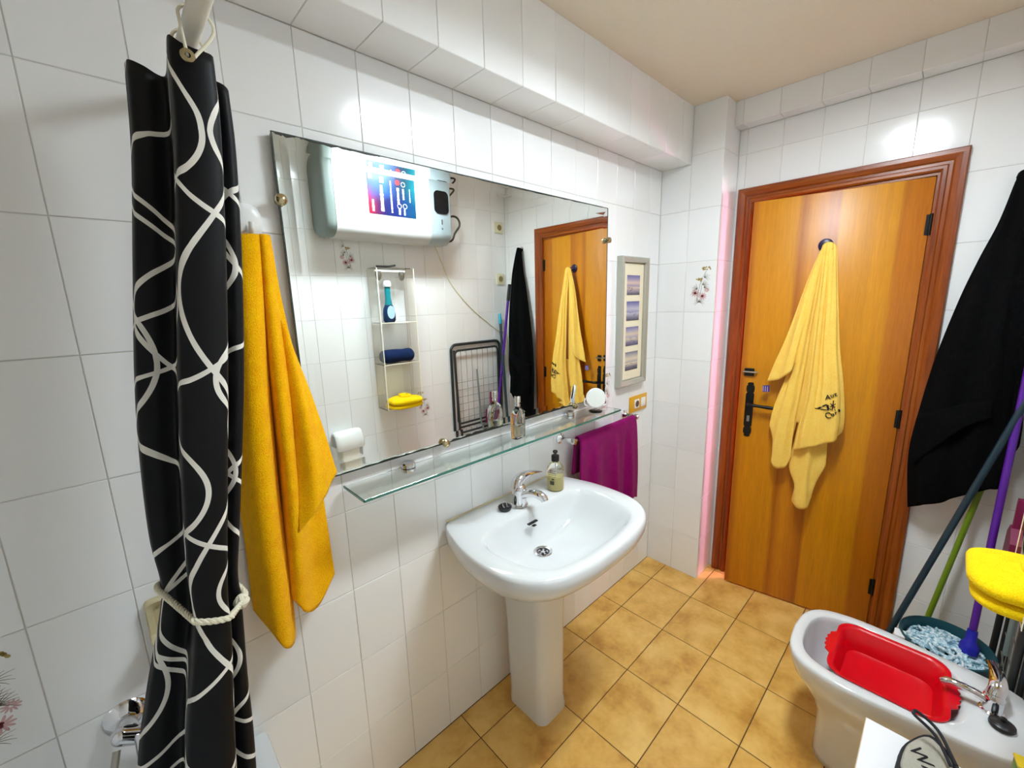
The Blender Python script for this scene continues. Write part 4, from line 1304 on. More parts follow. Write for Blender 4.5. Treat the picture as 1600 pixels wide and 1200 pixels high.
W(bt, cloth('hem_fold', [
    [(2.2620,-1.0858,1.0866), (2.2580,-1.0887,0.9694), (2.2560,-1.0885,0.8755)],
    [(2.2360,-1.1363,1.1135), (2.2260,-1.1400,1.0279), (2.2220,-1.1402,0.9700)],
    [(2.2220,-1.1980,1.1509), (2.2120,-1.2011,1.1003), (2.2080,-1.2026,1.0626)],
    [(2.2260,-1.2576,1.1713), (2.2220,-1.2618,1.1377), (2.2200,-1.2653,1.1105)]], 30, 12, .006, M_BLK, bt, .001, 13))

# ---------------------------------------------------------------- bidet
BX = 1.612
bid = thing('bidet', 'white ceramic floor bidet holding the red tub', 'bidet', (0, 0, 0))
bo = [(0, -1.424), (.075, -1.422), (.125, -1.40), (.152, -1.345), (.166, -1.25), (.180, -1.15), (.188, -1.06), (.182, -.98), (.155, -.912), (.095, -.876), (0, -.866)]
bi = [(0, -1.275), (.06, -1.272), (.105, -1.255), (.128, -1.20), (.140, -1.12), (.146, -1.04), (.138, -.975), (.112, -.930), (.065, -.908), (0, -.902)]
bs = [(0, -1.420), (.06, -1.418), (.092, -1.40), (.102, -1.34), (.100, -1.25), (.100, -1.15), (.104, -1.08), (.100, -1.02), (.082, -.985), (.05, -.968), (0, -.962)]
NB = 60
BO, BI, BS = closed_half(bo, BX, NB), closed_half(bi, BX, NB), closed_half(bs, BX, NB)
def mixr(a, b, t, z):
    return [(p[0] + (q[0] - p[0]) * t, p[1] + (q[1] - p[1]) * t, z) for p, q in zip(a, b)]
BC = (BX, -1.08)
def tob(t, z, r=.02):
    out = []
    for (x, y) in BI:
        a = math.atan2(y - BC[1], x - BC[0])
        out.append((x + (BC[0] + r * math.cos(a) - x) * t, y + (BC[1] + r * math.sin(a) - y) * t, z))
    return out
b_ = B()
loft(b_, [mixr(BS, BO, .02, 0), mixr(BS, BO, 0, .02), mixr(BS, BO, 0, .12), mixr(BS, BO, .06, .18), mixr(BS, BO, .30, .235), mixr(BS, BO, .62, .285), mixr(BS, BO, .86, .325), mixr(BS, BO, .97, .36), mixr(BS, BO, 1.0, .385),
          mixr(BS, BO, .985, .396), mixr(BS, BO, .93, .40), mixr(BI, BO, .12, .40), mixr(BI, BO, 0.02, .396), mixr(BI, BO, -.02, .38), tob(.08, .34), tob(.20, .29), tob(.45, .255), tob(.8, .242), tob(1.0, .24)])
obj('bowl', b_, M_CERAM, bid, smooth='all')
b_ = B(); lathe(b_, (BC[0], BC[1], .2405), [(0.022, 0), (0.023, .002), (0.018, .003), (0.0, .001)], n=24)
obj('waste', b_, M_CHROME, bid, smooth=True)
bt_ = thing('bidet_tap', 'chrome single lever tap at the back of the bidet', 'tap', (BX + .008, -1.335, .4005))
b_ = B(); lathe(b_, (0, 0, 0), [(0, 0), (0.025, 0), (0.025, .005), (0.021, .008), (0.021, .040), (0.022, .050), (0.016, .060), (0, .062)], n=24)
obj('body', b_, M_CHROME, bt_, smooth=True)
b_ = B(); tube(b_, [(-.004, .006, .030), (-.006, .045, .040), (-.004, .085, .038), (-.002, .098, .028)], .011, n=12, res=16)
obj('spout', b_, M_CHROME, bt_, smooth=True)
b_ = B()
lev = cr([(0, 0, .056), (.008, -.004, .074), (.032, -.004, .084), (.066, .0, .090), (.095, .004, .090)], 16)
rings = []
for k, p in enumerate(lev):
    t = k / 15
    d = (lev[min(k + 1, 15)] - lev[max(k - 1, 0)]).normalized()
    sd = Vector((0, 1, 0)); up = d.cross(sd).normalized()
    w = .020 * (1 - t * .35); h = .012 * (1 - t) + .004
    rings.append([p + sd * math.cos(2*PI*q/12) * w + up * math.sin(2*PI*q/12) * h for q in range(12)])
loft(b_, rings)
obj('lever', b_, M_CHROME, bt_, smooth=True)
bp = thing('bidet_plug', 'glossy black oval plug lying at the back rim of the bidet', 'plug', (1.5713,-1.3523,0.4000), R(-10))
b_ = B(); lathe(b_, (0, 0, 0.001), [(0, 0), (0.022, 0), (0.026, .006), (0.025, .013), (0.017, .018), (0.0, .020)], n=24)
obj('stopper', b_, M_BLACKP, bp, smooth=True)
b_ = B(); lathe(b_, (0, 0, .020), [(0.005, 0), (0.004, .006), (0.007, .010), (0, .012)], n=12)
obj('pull_ring', b_, M_BLACKP, bp, smooth=True)

# red plastic tub sitting in the bidet
rb = thing('red_basin', 'red plastic tub with scalloped handles resting in the bidet', 'basin', (1.605, -1.118, .3235), R(0))
def sq(w, h, r, z, sc_=0.0, n=7):
    out = []
    for a, b in rrect(w, h, r, n):
        out.append((a, b, z))
    return out
b_ = B()
w0, h0 = .276, .266
loft(b_, [sq(w0 - .06, h0 - .06, .035, 0), sq(w0 - .05, h0 - .05, .038, .004), sq(w0 - .02, h0 - .02, .045, .072), sq(w0, h0, .05, .079), sq(w0 + .012, h0 + .012, .054, .0785), sq(w0 + .012, h0 + .012, .054, .0825), sq(w0 - .004, h0 - .004, .049, .083),
          sq(w0 - .024, h0 - .024, .044, .074), sq(w0 - .052, h0 - .052, .037, .007), sq(w0 - .064, h0 - .064, .034, .004)])
obj('tub_body', b_, M_RED, rb, smooth=50)
for s in (-1, 1):
    prof_ = []
    N_ = 30
    for k in range(N_ + 1):
        a = -1 + 2 * k / N_
        prof_.append((a * .062, h0 / 2 + .004 + .020 * (1 - a * a) ** .5 + .0025 * math.cos(a * 17)))
    poly = prof_ + [(.062, h0 / 2 - .004), (-.062, h0 / 2 - .004)]
    b_ = B(); prism(b_, [(p[0], s * p[1]) for p in poly], (0, 0, 0), (1, 0, 0), (0, 1, 0), (0, 0, 1), .083, h0=.079)
    obj('scalloped_handle', b_, M_RED, rb)

# ---------------------------------------------------------------- mop bucket, mop, brooms
bk = thing('mop_bucket', 'dark teal plastic mop bucket in the corner behind the bidet', 'bucket', (2.035, -1.252, 0))
b_ = B()
def cir(rx_, ry_, z, n=40):
    return [(rx_ * math.cos(2*PI*k/n), ry_ * math.sin(2*PI*k/n), z) for k in range(n)]
loft(b_, [cir(.10, .098, 0), cir(.104, .100, .006), cir(.126, .120, .28), cir(.132, .126, .285), cir(.132, .126, .30), cir(.127, .121, .302), cir(.122, .116, .285), cir(.10, .096, .012), cir(.09, .086, .010)])
obj('pail', b_, M_TEAL, bk, smooth=40)
b_ = B(); tube(b_, [(0, -.126, .27), (-.06, -.128, .245), (-.125, -.09, .235), (-.146, 0, .232), (-.125, .09, .235), (-.06, .128, .245), (0, .126, .27)], .004, n=8, res=40)
obj('bail_handle', b_, M_BLACKP, bk, smooth=True)
b_ = B(); box(b_, (-.075, .104, .262), (-.030, .136, .296), .003)
obj('white_grip', b_, M_WHITEP, bk)

mop = thing('string_mop', 'string mop with purple handle standing head down in the teal bucket', 'mop', (2.05, -1.31, .28))
MB0, MT0 = Vector((2.05, -1.31, .300)), Vector((2.298, -1.33, 1.68))
b_ = B(); cyl(b_, MB0 + (MT0 - MB0) * .05, MT0, .0105, n=14)
W(mop, obj('handle', b_, M_PURPLE, mop, smooth=True))
b_ = B(); cyl(b_, MT0 - (MT0 - MB0) * .085, MT0 + (MT0 - MB0) * .006, .0125, n=14)
W(mop, obj('handle_grip', b_, M_BLACKP, mop, smooth=True))
dd = (MT0 - MB0).normalized()
b_ = B(); lathe(b_, MB0 - dd * .018, [(0, 0), (0.024, 0), (0.026, .018), (0.024, .032), (0.015, .046), (0.0135, .085), (0, .085)], axis=dd, n=20)
W(mop, obj('ferrule', b_, M_BLUE, mop, smooth=True))
def mop_mat():
    m = mat('blue_white_mop_cotton', (150, 190, 205), .95)
    t = NT(m)
    n = t.noise(t.obj(), 90, 2, .6)
    c = t.ramp(n, [(.35, (110, 160, 180)), (.5, (186, 216, 226)), (.62, (240, 246, 248))])
    t.l(c, t.b.inputs['Base Color'])
    return m
M_MOP = mop_mat()
b_ = B()
rm = random.Random(21)
for k in range(120):
    a = rm.uniform(0, 2 * PI); rr_ = .104 * math.sqrt(rm.random())
    cx_, cy_ = 2.035 + rr_ * math.cos(a), -1.252 + rr_ * math.sin(a)
    h = .262 + .030 * (1 - (rr_ / .104) ** 2) + rm.uniform(-.006, .010)
    t = rm.uniform(0, PI); L = rm.uniform(.03, .055)
    d = Vector((math.cos(t), math.sin(t), 0)); e = Vector((-d.y, d.x, 0)) * rm.uniform(-.016, .016)
    pts = []
    for q in (-1, -.4, .3, 1):
        p = Vector((cx_, cy_, h)) + d * L * q + e * (1 - q * q)
        rad = math.hypot((p.x - 2.035) / .112, (p.y + 1.252) / .106)
        if rad > 1:
            p.x = 2.035 + (p.x - 2.035) / rad; p.y = -1.252 + (p.y + 1.252) / rad
        p.z = h - abs(q) * .016
        pts.append(p)
    tube(b_, pts, .0055, n=5, res=9)
ms = W(mop, obj('cotton_strands', b_, M_MOP, mop, smooth='all'))
ms['kind'] = 'stuff'

def broom(name, label, a, b, r, m, cap_m, cap_len, head_m):
    t = thing(name, label, 'broom', a)
    a = Vector(a); b = Vector(b); d = (b - a).normalized()
    bm = B(); cyl(bm, a + d * .09, b, r, n=12)
    W(t, obj('handle', bm, m, t, smooth=True))
    bm = B(); cyl(bm, b - d * cap_len * .2, b + d * cap_len, r * 1.25, r * .9, n=12)
    W(t, obj('end_cap', bm, cap_m, t, smooth=True))
    bm = B()
    ax_ = Vector((d.y, -d.x, 0)).normalized()
    rr = []
    for w_, th_, z_ in ((.012, .010, .11), (.035, .016, .085), (.060, .020, .070), (.062, .020, .055)):
        rr.append([a + Vector((0, 0, z_)) + ax_ * q[0] * w_ + Vector((-ax_.y, ax_.x, 0)) * q[1] * th_ for q in [(math.cos(2*PI*k/14), math.sin(2*PI*k/14)) for k in range(14)]])
    loft(bm, rr)
    hd = W(t, obj('broom_head', bm, head_m, t, smooth=True))
    bm = B()
    rr = []
    for w_, th_, z_ in ((.060, .018, .056), (.070, .026, .0)):
        rr.append([a + Vector((0, 0, z_)) + ax_ * q[0] * w_ + Vector((-ax_.y, ax_.x, 0)) * q[1] * th_ for q in [(math.cos(2*PI*k/14), math.sin(2*PI*k/14)) for k in range(14)]])
    loft(bm, rr)
    W(t, obj('bristles', bm, M_DKTEAL, t, smooth=True))
    return t
broom('slate_broom', 'broom with dark slate handle and cyan tip leaning into the corner', (2.015, -1.045, .0), (2.240, -1.385, 1.40), .0105, M_DKTEAL, M_CYAN, .07, M_DKTEAL)
broom('green_broom', 'broom with lime green handle leaning behind the slate one', (2.262, -1.175, .0), (2.315, -1.318, 1.12), .0095, M_GREEN, M_GREEN, .012, M_GREEN)
# magenta dustpan seen behind the drying rack
dp = thing('dustpan', 'dark magenta dustpan hanging on the front of the drying rack', 'dustpan', (2.1076,-1.3620,0.6670))
M_DPAN = mat('magenta_plastic', (120, 6, 62), .45)
b_ = B(); prism(b_, [(-.075, -.13), (.075, -.13), (.060, .06), (.016, .10), (-.016, .10), (-.060, .06)], (0, 0, 0), (1, 0, 0), (0, 0, 1), (0, 1, 0), .014, h0=-.012)
obj('scoop', b_, M_DPAN, dp)
b_ = B(); prism(b_, [(-.014, .09), (.014, .09), (.012, .20), (-.012, .20)], (0, 0, 0), (1, 0, 0), (0, 0, 1), (0, 1, 0), .010, h0=-.012)
obj('grip', b_, M_DPAN, dp)

# ---------------------------------------------------------------- folded drying rack
dr_ = thing('drying_rack', 'folded charcoal clothes drying rack leaning on the tiled wall', 'drying rack', (2.0, -1.34, 0))
def RP(x, z, off=0.0):
    return Vector((x, -1.416 + off * .6, z))
def rk(name, pts, r, m, res=None, n=10):
    bm = B(); tube(bm, pts, r, n=n, res=res)
    return W(dr_, obj(name, bm, m, dr_, smooth=True))
def loop_pts(x0, x1, z0, z1, rad, off):
    pts = []
    for cx_, cz_, a0 in ((x1 - rad, z1 - rad, 0), (x0 + rad, z1 - rad, 90), (x0 + rad, z0 + rad, 180), (x1 - rad, z0 + rad, 270)):
        for k in range(6):
            a = R(a0 + 90 * k / 5); pts.append(RP(cx_ + rad * math.cos(a), cz_ + rad * math.sin(a), off))
    return pts + [pts[0]]
rk('outer_frame', loop_pts(1.775, 2.250, .06, 1.258, .045, .0), .0105, M_RACK)
rk('wing_frame', loop_pts(1.800, 2.215, .66, 1.215, .03, .024), .0075, M_RACK)
rk('wing_frame', loop_pts(1.800, 2.215, .10, .63, .03, .024), .0075, M_RACK)
rk('leg', [RP(1.783, 1.22, .045), RP(1.800, .55, .055), RP(1.80, .0125, .06)], .0095, M_RACK)
rk('leg', [RP(2.238, 1.22, .045), RP(2.225, .55, .055), RP(2.225, .0125, .06)], .0095, M_RACK)
rk('support_strut', [RP(1.985, 1.06, .05), RP(2.010, .60, .05), RP(2.010, .35, .05)], .0075, M_GREYP)
for k in range(7):
    x = 1.85 + .052 * k
    rk('wire', [RP(x, .665, .024), RP(x, 1.21, .024)], .0018, M_WIRE, n=6)
    rk('wire', [RP(x, .105, .024), RP(x, .625, .024)], .0018, M_WIRE, n=6)
for k in range(6):
    z = .70 + .055 * k
    rk('wire', [RP(1.803, z, .026), RP(2.212, z, .026)], .0016, M_WIRE, n=6)
for k in range(6):
    z = .16 + .08 * k
    rk('wire', [RP(1.803, z, .026), RP(2.212, z, .026)], .0016, M_WIRE, n=6)

# ---------------------------------------------------------------- electric water heater on the opposite wall
HF = -1.215
wh_ = thing('water_heater', 'white horizontal water heater with grey ends, seen in the mirror', 'water heater', (0, 0, 0))
HX0, HX1, HZ0, HZ1 = .905, 1.700, 1.925, 2.36
def hsec(x, ins, zi=0.0):
    pts = []
    d = YC + .004 - HF
    w = abs(d) - ins; h = (HZ1 - HZ0) - 2 * ins
    for a, b in rrect(w, h, min(.07, w * .45), 6):
        pts.append((x, (YC + .003) + w / 2 + a, (HZ0 + HZ1) / 2 + b))
    return pts
b_ = B(); loft(b_, [hsec(.955, .0), hsec(1.54, .0)])
obj('tank_shell', b_, mat('heater_white_enamel', (206, 208, 207), .35), wh_, smooth=50)
b_ = B(); loft(b_, [hsec(HX0, .018), hsec(HX0 + .012, .006), hsec(.9548, .003)])
obj('end_cap', b_, M_GREYP, wh_, smooth=50)
b_ = B(); loft(b_, [hsec(1.5402, .002), hsec(HX1 - .012, .004), hsec(HX1, .014)])
ep = obj('control_end', b_, M_LGREY, wh_, smooth=50)
b_ = B(); prism(b_, [(-a, b) for a, b in rrect(.105, .135, .028, 6)], (1.622, HF - .0035, 2.176), (-1, 0, 0), (0, 0, 1), (0, 1, 0), .006)
obj('display_panel', b_, mat('glossy_black_panel', (12, 12, 14), .08), wh_)
b_ = B()
for k, (x, z, w, h) in enumerate(((1.622, 2.06, .008, .030), (1.622, 2.02, .008, .012))):
    box(b_, (x - w/2, HF - .003, z - h/2), (x + w/2, HF - .001, z + h/2))
obj('printed_logo', b_, M_PRINT, ep)
def sticker_mat():
    m = mat('energy_sticker', (20, 90, 200), .3)
    t = NT(m)
    co = t.obj(); sp = t.n('ShaderNodeSeparateXYZ'); t.l(co, sp.inputs[0])
    u = t.m('ADD', t.m('DIVIDE', sp.outputs[0], .295), .5); v = t.m('ADD', t.m('DIVIDE', sp.outputs[2], .212), .5)
    base = t.ramp(u, [(0.0, (12, 62, 150)), (.35, (4, 80, 150)), (.62, (6, 30, 74)), (.80, (4, 66, 84)), (1.0, (16, 120, 134))])
    low = t.ramp(u, [(0.0, (150, 2, 34)), (.18, (70, 6, 62)), (.35, (8, 14, 76)), (.65, (4, 26, 90)), (1.0, (4, 66, 100))])
    n = t.noise(co, 14, 2)
    f = t.m('ADD', t.m('MULTIPLY', t.m('SUBTRACT', 1.0, v), 1.5), t.m('MULTIPLY', t.m('SUBTRACT', n, .6), .8))
    c = t.mix(t.ramp(f, [(.35, (0, 0, 0, 1)), (.95, (1, 1, 1, 1))]), base, low)
    t.l(c, t.b.inputs['Base Color'])
    return m
stk = obj('energy_sticker', box(B(), (-.1475, -.0006, -.106), (.1475, .0006, .106)), sticker_mat(), wh_, loc=(1.287, HF + .0008, 2.165))
M_SW = mat('sticker_white_print', (244, 248, 250), .4); M_SR = mat('sticker_red_print', (170, 20, 40), .4)
b_ = B(); r_ = random.Random(5)
def sbar(x, z0, z1, w, brk=True):
    z = z0
    while z < z1:
        L = r_.uniform(.006, .020) if brk else z1 - z0
        ww = w * (r_.uniform(.7, 1) if brk else 1)
        box(b_, (x - ww/2, .0008, z), (x + ww/2, .0014, min(z + L, z1)))
        z += L + .0025
sbar(-.122, -.094, -.030, .013); sbar(-.066, -.088, .050, .022); sbar(-.008, -.090, .080, .010)
sbar(.036, -.040, .052, .016); sbar(.070, -.010, .048, .012); sbar(.040, -.096, -.058, .014); sbar(.072, -.096, -.062, .010); sbar(.112, -.020, .052, .006)
box(b_, (-.140, .0008, .075), (-.118, .0014, .098)); box(b_, (-.074, .0008, .062), (-.050, .0014, .094))
for cx_, cz_ in ((.040, -.048), (.076, -.046), (.072, .072)):
    for k in range(16):
        a0, a1 = 2*PI*k/16, 2*PI*(k+1)/16
        b_.faces.new([b_.verts.new((cx_ + r*math.cos(a), .0014, cz_ + r*math.sin(a))) for r, a in ((.011, a0), (.011, a1), (.014, a1), (.014, a0))])
obj('sticker_print', b_, M_SW, stk)['kind'] = 'stuff'
b_ = B(); lathe(b_, (.036, .0008, .078), [(0, 0), (.015, 0), (.015, .0006), (0, .0006)], axis=(0, 1, 0), n=18)
obj('sticker_dot', b_, M_SR, stk)
b_ = B(); box(b_, (1.49, HF + .0004, 2.070), (1.53, HF + .0012, 2.088)); box(b_, (1.515, HF + .0004, 2.035), (1.526, HF + .0012, 2.046)); box(b_, (1.50, HF + .0004, 2.030), (1.507, HF + .0012, 2.052))
obj('warning_marks', b_, mat('pale_grey_print', (196, 196, 190), .5), wh_)
for pts, r in (([(1.698, -1.31, 2.10), (1.7930,-1.3300,2.1312), (1.8346,-1.3300,2.1152), (1.8429,-1.3300,2.0747), (1.8020,-1.3300,2.0253), (1.7720,-1.3300,1.9732), (1.690, -1.32, 1.955)], .007), ([(1.698, -1.32, 2.29), (1.8092,-1.3300,2.2987), (1.698, -1.32, 2.20)], .006)):
    b_ = B(); tube(b_, pts, r, n=10, res=24)
    obj('supply_hose', b_, mat('braided_hose', (70, 66, 56), .4, Metallic=.5), wh_, smooth=True)
b_ = B(); tube(b_, [(1.64, -1.405, 1.935), (1.6939,-1.4240,1.9449), (1.7438,-1.4240,1.8376), (1.8056,-1.4240,1.7085), (1.9061,-1.4240,1.5912), (2.0205,-1.4240,1.4900), (2.1307,-1.4240,1.4126), (2.2745,-1.4240,1.3185), (2.335, -1.424, 1.31), (2.345, -1.42, 1.0)], .0035, n=8, res=50)
obj('power_cord', b_, M_CREAM, wh_, smooth=True)

for z, which in ((2.117, 'cream wall socket high in the corner, nearest the ceiling'), (1.734, 'cream wall socket in the corner, beside the black towel')):
    so = thing('wall_socket', which, 'socket', (2.290, YC, z), group='cream sockets in the corner')
    b_ = B(); box(b_, (-.040, .0004, -.042), (.040, .012, .042), .004)
    obj('cover_plate', b_, M_CREAM, so, smooth=True)
    b_ = B(); lathe(b_, (0, .0121, 0), [(0.021, 0), (0.022, .002), (0.020, .003), (0.019, .0005), (0, .0005)], axis=(0, 1, 0), n=24)
    for s in (-1, 1):
        cyl(b_, (s * .009, .0125, 0), (s * .009, .0135, 0), .003, n=8)
    obj('socket_well', b_, mat('socket_ochre', (150, 130, 80), .5), so, smooth=True)

# ---------------------------------------------------------------- acrylic shelf unit and what it holds
AX0, AX1, AY0, AY1, AZ0, AZ1 = 1.190, 1.440, YC + .003, -1.295, .905, 1.775
ac = thing('acrylic_shelf', 'clear acrylic wall shelf with three tiers, seen in the mirror', 'shelf', (0, 0, 0))
pt = .005
for x in (AX0, AX1 - pt):
    obj('side_plate', box(B(), (x, AY0 + .006, AZ0), (x + pt, AY1, AZ1)), M_ACRYL, ac)
obj('back_plate', box(B(), (AX0 + .06, AY0, AZ0), (AX1 - .06, AY0 + .005, AZ1)), mat('milky_acrylic', (246, 247, 246), .2, Alpha=1.0), ac)
AS = [1.452, 1.195, AZ0 + .004]
for z in AS:
    obj('tier', box(B(), (AX0 + pt + .0004, AY0 + .006, z - pt), (AX1 - pt - .0004, AY1 - .001, z)), M_ACRYL, ac)
M_AEDGE = mat('acrylic_edge', (250, 246, 226), .35)
for z in AS:
    obj('tier_edge', box(B(), (AX0 + pt, AY1 - .0008, z - pt), (AX1 - pt, AY1 + .0004, z)), M_AEDGE, ac)
for x in (AX0, AX1 - pt):
    obj('plate_edge', box(B(), (x, AY1 + .0002, AZ0), (x + pt, AY1 + .0012, AZ1)), M_AEDGE, ac)
b_ = B(); box(b_, (AX0 + .004, -1.330, 1.752), (AX1 - .05, -1.312, 1.764), .003)
obj('hanging_bar', b_, M_WHITEP, ac)
for x in (AX0 + .02, AX1 - .08):
    b_ = B(); lathe(b_, (x, -1.310, 1.755), [(0.0, -.055), (0.012, -.045), (0.018, -.02), (0.014, .0), (0, .004)], n=16)
    obj('hook', b_, M_STEEL, ac, smooth=True)
raz = tag(obj('razor', tube(B(), [(AX0 + .02, -1.33, 1.786), (AX0 + .10, -1.34, 1.788), (AX0 + .15, -1.34, 1.796)], .006, n=8, res=10), M_BLACKP, None, smooth=True), 'black handled razor lying across the top of the acrylic shelf', 'razor')
box_b = B(); box(box_b, (AX0 + pt, AY0 + .006, 1.7755), (AX1 - pt, AY1 - .03, 1.780))
obj('top_tier', box_b, M_ACRYL, ac)

# shower gel bottle
gb = thing('shower_gel_bottle', 'blue and turquoise bottle with white cap on the acrylic shelf', 'bottle', (1.282, -1.355, AS[0] + .0006))
M_GELD = mat('dark_blue_plastic', (10, 44, 86), .25); M_GELT = mat('turquoise_plastic', (16, 130, 140), .25); M_GELL = mat('pale_blue_label', (176, 210, 236), .4)
def ell(a, b, z, n=24):
    return [(a * math.cos(2*PI*k/n), b * math.sin(2*PI*k/n), z) for k in range(n)]
b_ = B(); loft(b_, [ell(.032, .022, 0), ell(.040, .026, .01), ell(.041, .027, .05), ell(.036, .024, .082), ell(.024, .019, .105)])
obj('bottle_base', b_, M_GELD, gb, smooth=True)
b_ = B(); loft(b_, [ell(.0242, .019, .105), ell(.019, .016, .14), ell(.018, .016, .20), ell(.017, .015, .215)])
obj('bottle_neck', b_, M_GELT, gb, smooth=True)
b_ = B(); lathe(b_, (0, 0, .215), [(0, 0), (0.023, 0), (0.025, .006), (0.024, .026), (0.018, .036), (0, .038)], n=22)
obj('cap', b_, M_WHITEP, gb, smooth=True)
b_ = B(); prism(b_, [(.026 * math.cos(2*PI*k/24), .040 * math.sin(2*PI*k/24)) for k in range(24)], (0, .0275, .060), (-1, 0, 0), (0, 0, 1), (0, 1, 0), .0006)
obj('label', b_, M_GELL, gb)

def roll(name, label, c, L, r, m, seed):
    bm = B(); rr = []; r_ = random.Random(seed)
    for k in range(25):
        t = k / 24
        e = min(t, 1 - t)
        q = r * min(1, .35 + (e / .10) ** .5 * .65)
        rr.append([Vector((c[0] + (t - .5) * L, c[1] + q * math.cos(a) * 1.05, c[2] + q * .92 * math.sin(a) + .002 * math.sin(9 * t + 3 * a))) for a in [2*PI*j/24 for j in range(24)]])
    loft(bm, rr)
    return tag(obj(name, bm, m, None, smooth='all'), label, 'towel')
roll('rolled_towel', 'navy rolled hand towel on the middle tier of the acrylic shelf', (1.313, -1.352, AS[1] + .0425), .225, .045, M_NAVY, 1)
# folded lemon towel on the lowest tier
b_ = B()
def slab(w, d, z0, h, dx=0, dy=0, seed=1):
    rr = []
    r_ = random.Random(seed)
    for t, ins in ((0, .014), (.2, .002), (.5, 0), (.8, .003), (1, .016)):
        rr.append([Vector((1.315 + dx + a + .003 * math.sin(b * 60 + seed), -1.318 + dy + b, z0 + h * t + .004 * math.sin(a * 30 + seed) * t)) for a, b in rrect(w - 2 * ins, d - 2 * ins, min(d, w) * .38, 8)])
    return rr
lt = thing('folded_towel', 'bright lemon yellow folded towel on the lowest acrylic tier', 'towel', (1.302, -1.31, AS[2]))
b_ = B(); loft(b_, slab(.226, .165, AS[2] + .001, .030, 0, .012, 1))
W(lt, obj('lower_fold', b_, M_LEMON, lt, smooth='all'))
b_ = B(); loft(b_, slab(.220, .170, AS[2] + .029, .034, .002, .018, 2))
W(lt, obj('upper_fold', b_, M_LEMON, lt, smooth='all'))
b_ = B(); loft(b_, slab(.08, .09, AS[2] + .055, .024, .02, -.02, 3))
W(lt, obj('tucked_corner', b_, M_LEMON, lt, smooth='all'))

# ---------------------------------------------------------------- toilet roll holder
th_ = thing('paper_holder', 'white domed toilet roll holder, seen at the lower left of the mirror', 'paper holder', (.948, YC, .70))
th_.scale = (1, .84, 1)
b_ = B()
rr = []
for x_, s in ((-.085, .86), (-.078, .97), (-.06, 1.0), (.06, 1.0), (.078, .97), (.085, .86)):
    ring_ = []
    for k in range(13):
        a = R(180 * k / 12)
        ring_.append((x_, .002 + .066 + .066 * s * -math.cos(a), .02 + .105 * s * math.sin(a) ** .8))
    inner_ = [(p[0] * .94, .002 + .066 + (p[1] - .068) * .9, p[2] - .008) for p in ring_[::-1]]
    rr.append(ring_ + inner_)
loft(b_, rr)
obj('dome_cover', b_, M_WHITEP, th_, smooth=50)
b_ = B()
for s in (-1, 1):
    box(b_, (s * .080 - .004, .002, -.05), (s * .080 + .004, .10, .03), .002)
box(b_, (-.085, .0005, -.09), (.085, .006, .06), .002)
obj('bracket', b_, M_WHITEP, th_)
pr = thing('paper_roll', 'toilet paper roll with a hanging sheet in the white holder', 'paper', (.948, YC + .056, .695))
pr.scale = (1, .84, 1)
b_ = B(); cyl(b_, (-.052, 0, 0), (.052, 0, 0), .050, n=32)
obj('roll', b_, M_PAPER, pr, smooth=True)
b_ = B(); loft(b_, [[(x, y, z) for x, y in ((-.051, .0505), (.051, .0505), (.051, .0515), (-.051, .0515))] for z in (.0, -.05, -.10, -.150)])
obj('hanging_sheet', b_, M_PAPER, pr)
b_ = B(); cyl(b_, (-.049, .050, -.160), (.051, .050, -.160), .012, n=16)
obj('curled_end', b_, M_PAPER, pr, smooth=True)

# ---------------------------------------------------------------- low white cabinet, pouch and packet in the near corner
lc = thing('low_cabinet', 'low white laminate cabinet beside the bidet', 'cabinet', (0, 0, 0))
LX0, LX1, LY0, LY1, LZ = .80, 1.240, YC + .004, -1.098, .500
M_LAM = mat('white_laminate', (238, 238, 240), .3); M_BEIGE = mat('beige_edge_band', (214, 190, 152), .5)
obj('top_board', box(B(), (LX0, LY0, LZ - .018), (LX1, LY1 - .0012, LZ), .001, 1), M_LAM, lc)
obj('edge_band', box(B(), (LX0, LY1 - .0010, LZ - .0175), (LX1, LY1, LZ - .0005)), M_BEIGE, lc)
for x in (LX0 + .004, LX1 - .020):
    obj('side_panel', box(B(), (x, LY0, 0), (x + .016, LY1 - .008, LZ - .0182)), M_LAM, lc)
obj('door', box(B(), (LX0 + .022, LY1 - .022, .03), (LX1 - .022, LY1 - .006, LZ - .022), .001, 1), M_LAM, lc)
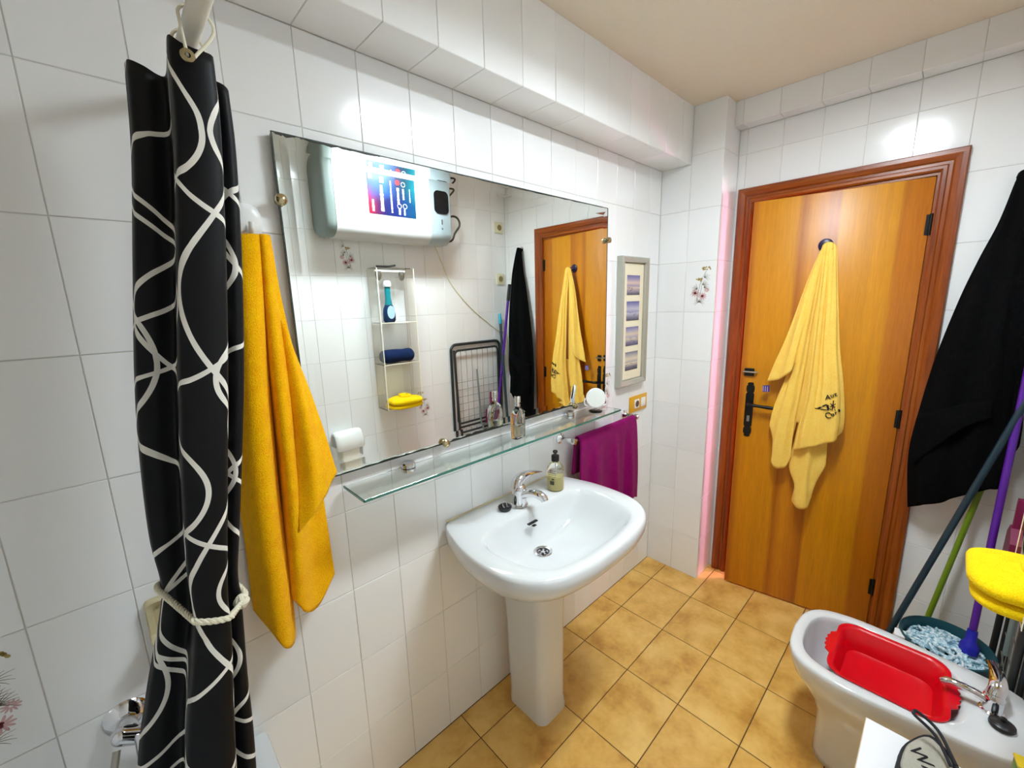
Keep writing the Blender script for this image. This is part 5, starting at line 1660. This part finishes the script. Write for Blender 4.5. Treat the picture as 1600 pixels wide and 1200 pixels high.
# pouch lying on the cabinet
po = thing('toiletry_pouch', 'grey lettered pouch with black trim and wrist strap on the low cabinet', 'bag', (0, 0, 0))
def fabric(name, c1, c2):
    m = mat(name, c1, .85); t = NT(m)
    n = t.noise(t.obj(), 120, 3, .6); t.l(t.mix(n, c1, c2), t.b.inputs['Base Color']); t.bump(n, .3, .002)
    return m
M_GRF = fabric('grey_felt', (150, 146, 132), (178, 174, 160)); M_BKF = fabric('black_canvas', (16, 16, 20), (40, 40, 48))
q_ = [(1.1468,-1.1621,0.5200), (1.1904,-1.1709,0.5300), (1.2513,-1.2027,0.5300), (1.2503,-1.2286,0.5280), (1.1863,-1.2603,0.5200), (1.0524,-1.1972,0.5150), (1.0931,-1.1625,0.5150)]
ctr = sum((Vector(p) for p in q_), Vector()) / len(q_)
def shr(s, z):
    return [((ctr.x + (p[0] - ctr.x) * s), (ctr.y + (p[1] - ctr.y) * s), z) for p in cr(q_ + [q_[0]], 43)[:-1]]
b_ = B(); loft(b_, [shr(.92, LZ + .001), shr(1.0, LZ + .012), shr(1.0, LZ + .024), shr(.93, LZ + .032)])
obj('pouch_body', b_, M_BKF, po, smooth=50)
b_ = B(); loft(b_, [shr(.80, LZ + .031), shr(.78, LZ + .036), shr(.70, LZ + .040)])
obj('front_panel', b_, M_GRF, po, smooth=50)
b_ = B()
st0 = Vector((1.1627,-1.2427,0.5550)); st1 = Vector((1.2047,-1.2158,0.5750)); st2 = Vector((1.2180,-1.1798,0.5900)); st3 = Vector((1.2326,-1.1774,0.5850)); st4 = Vector((1.2537,-1.1841,0.5750)); st5 = Vector((1.2432,-1.2207,0.5600)); st6 = Vector((1.1856,-1.2514,0.5450))
pts = cr([st0, st1, st2, st3, st4, st5, st6], 40)
tube(b_, pts, .0034, n=8)
obj('wrist_strap', b_, M_BKF, po, smooth=True)
wp = Vector((1.1610,-1.1968,0.5410)); wp.z = LZ + .0412
u_ = Vector((-.80, -.60, 0)).normalized(); v_ = Vector((0, 0, 1)).cross(u_)
text_mesh('lettering', 'WA', .040, .0008, M_INK, po, frame_mtx(wp + u_ * .012, u_, v_, (0, 0, 1)))
pk = thing('small_packet', 'small green box with yellow top on the low cabinet near the wall', 'packet', (1.204, -1.343, .500), R(8))
b_ = B(); box(b_, (-.016, -.016, .0005), (.016, .016, .112), .003)
obj('wrapper', b_, mat('leaf_green_foil', (70, 130, 30), .3), pk, smooth=True)
b_ = B(); box(b_, (-.017, -.017, .1125), (.017, .017, .118), .001)
obj('fold_top', b_, mat('yellow_foil', (220, 190, 40), .3), pk)
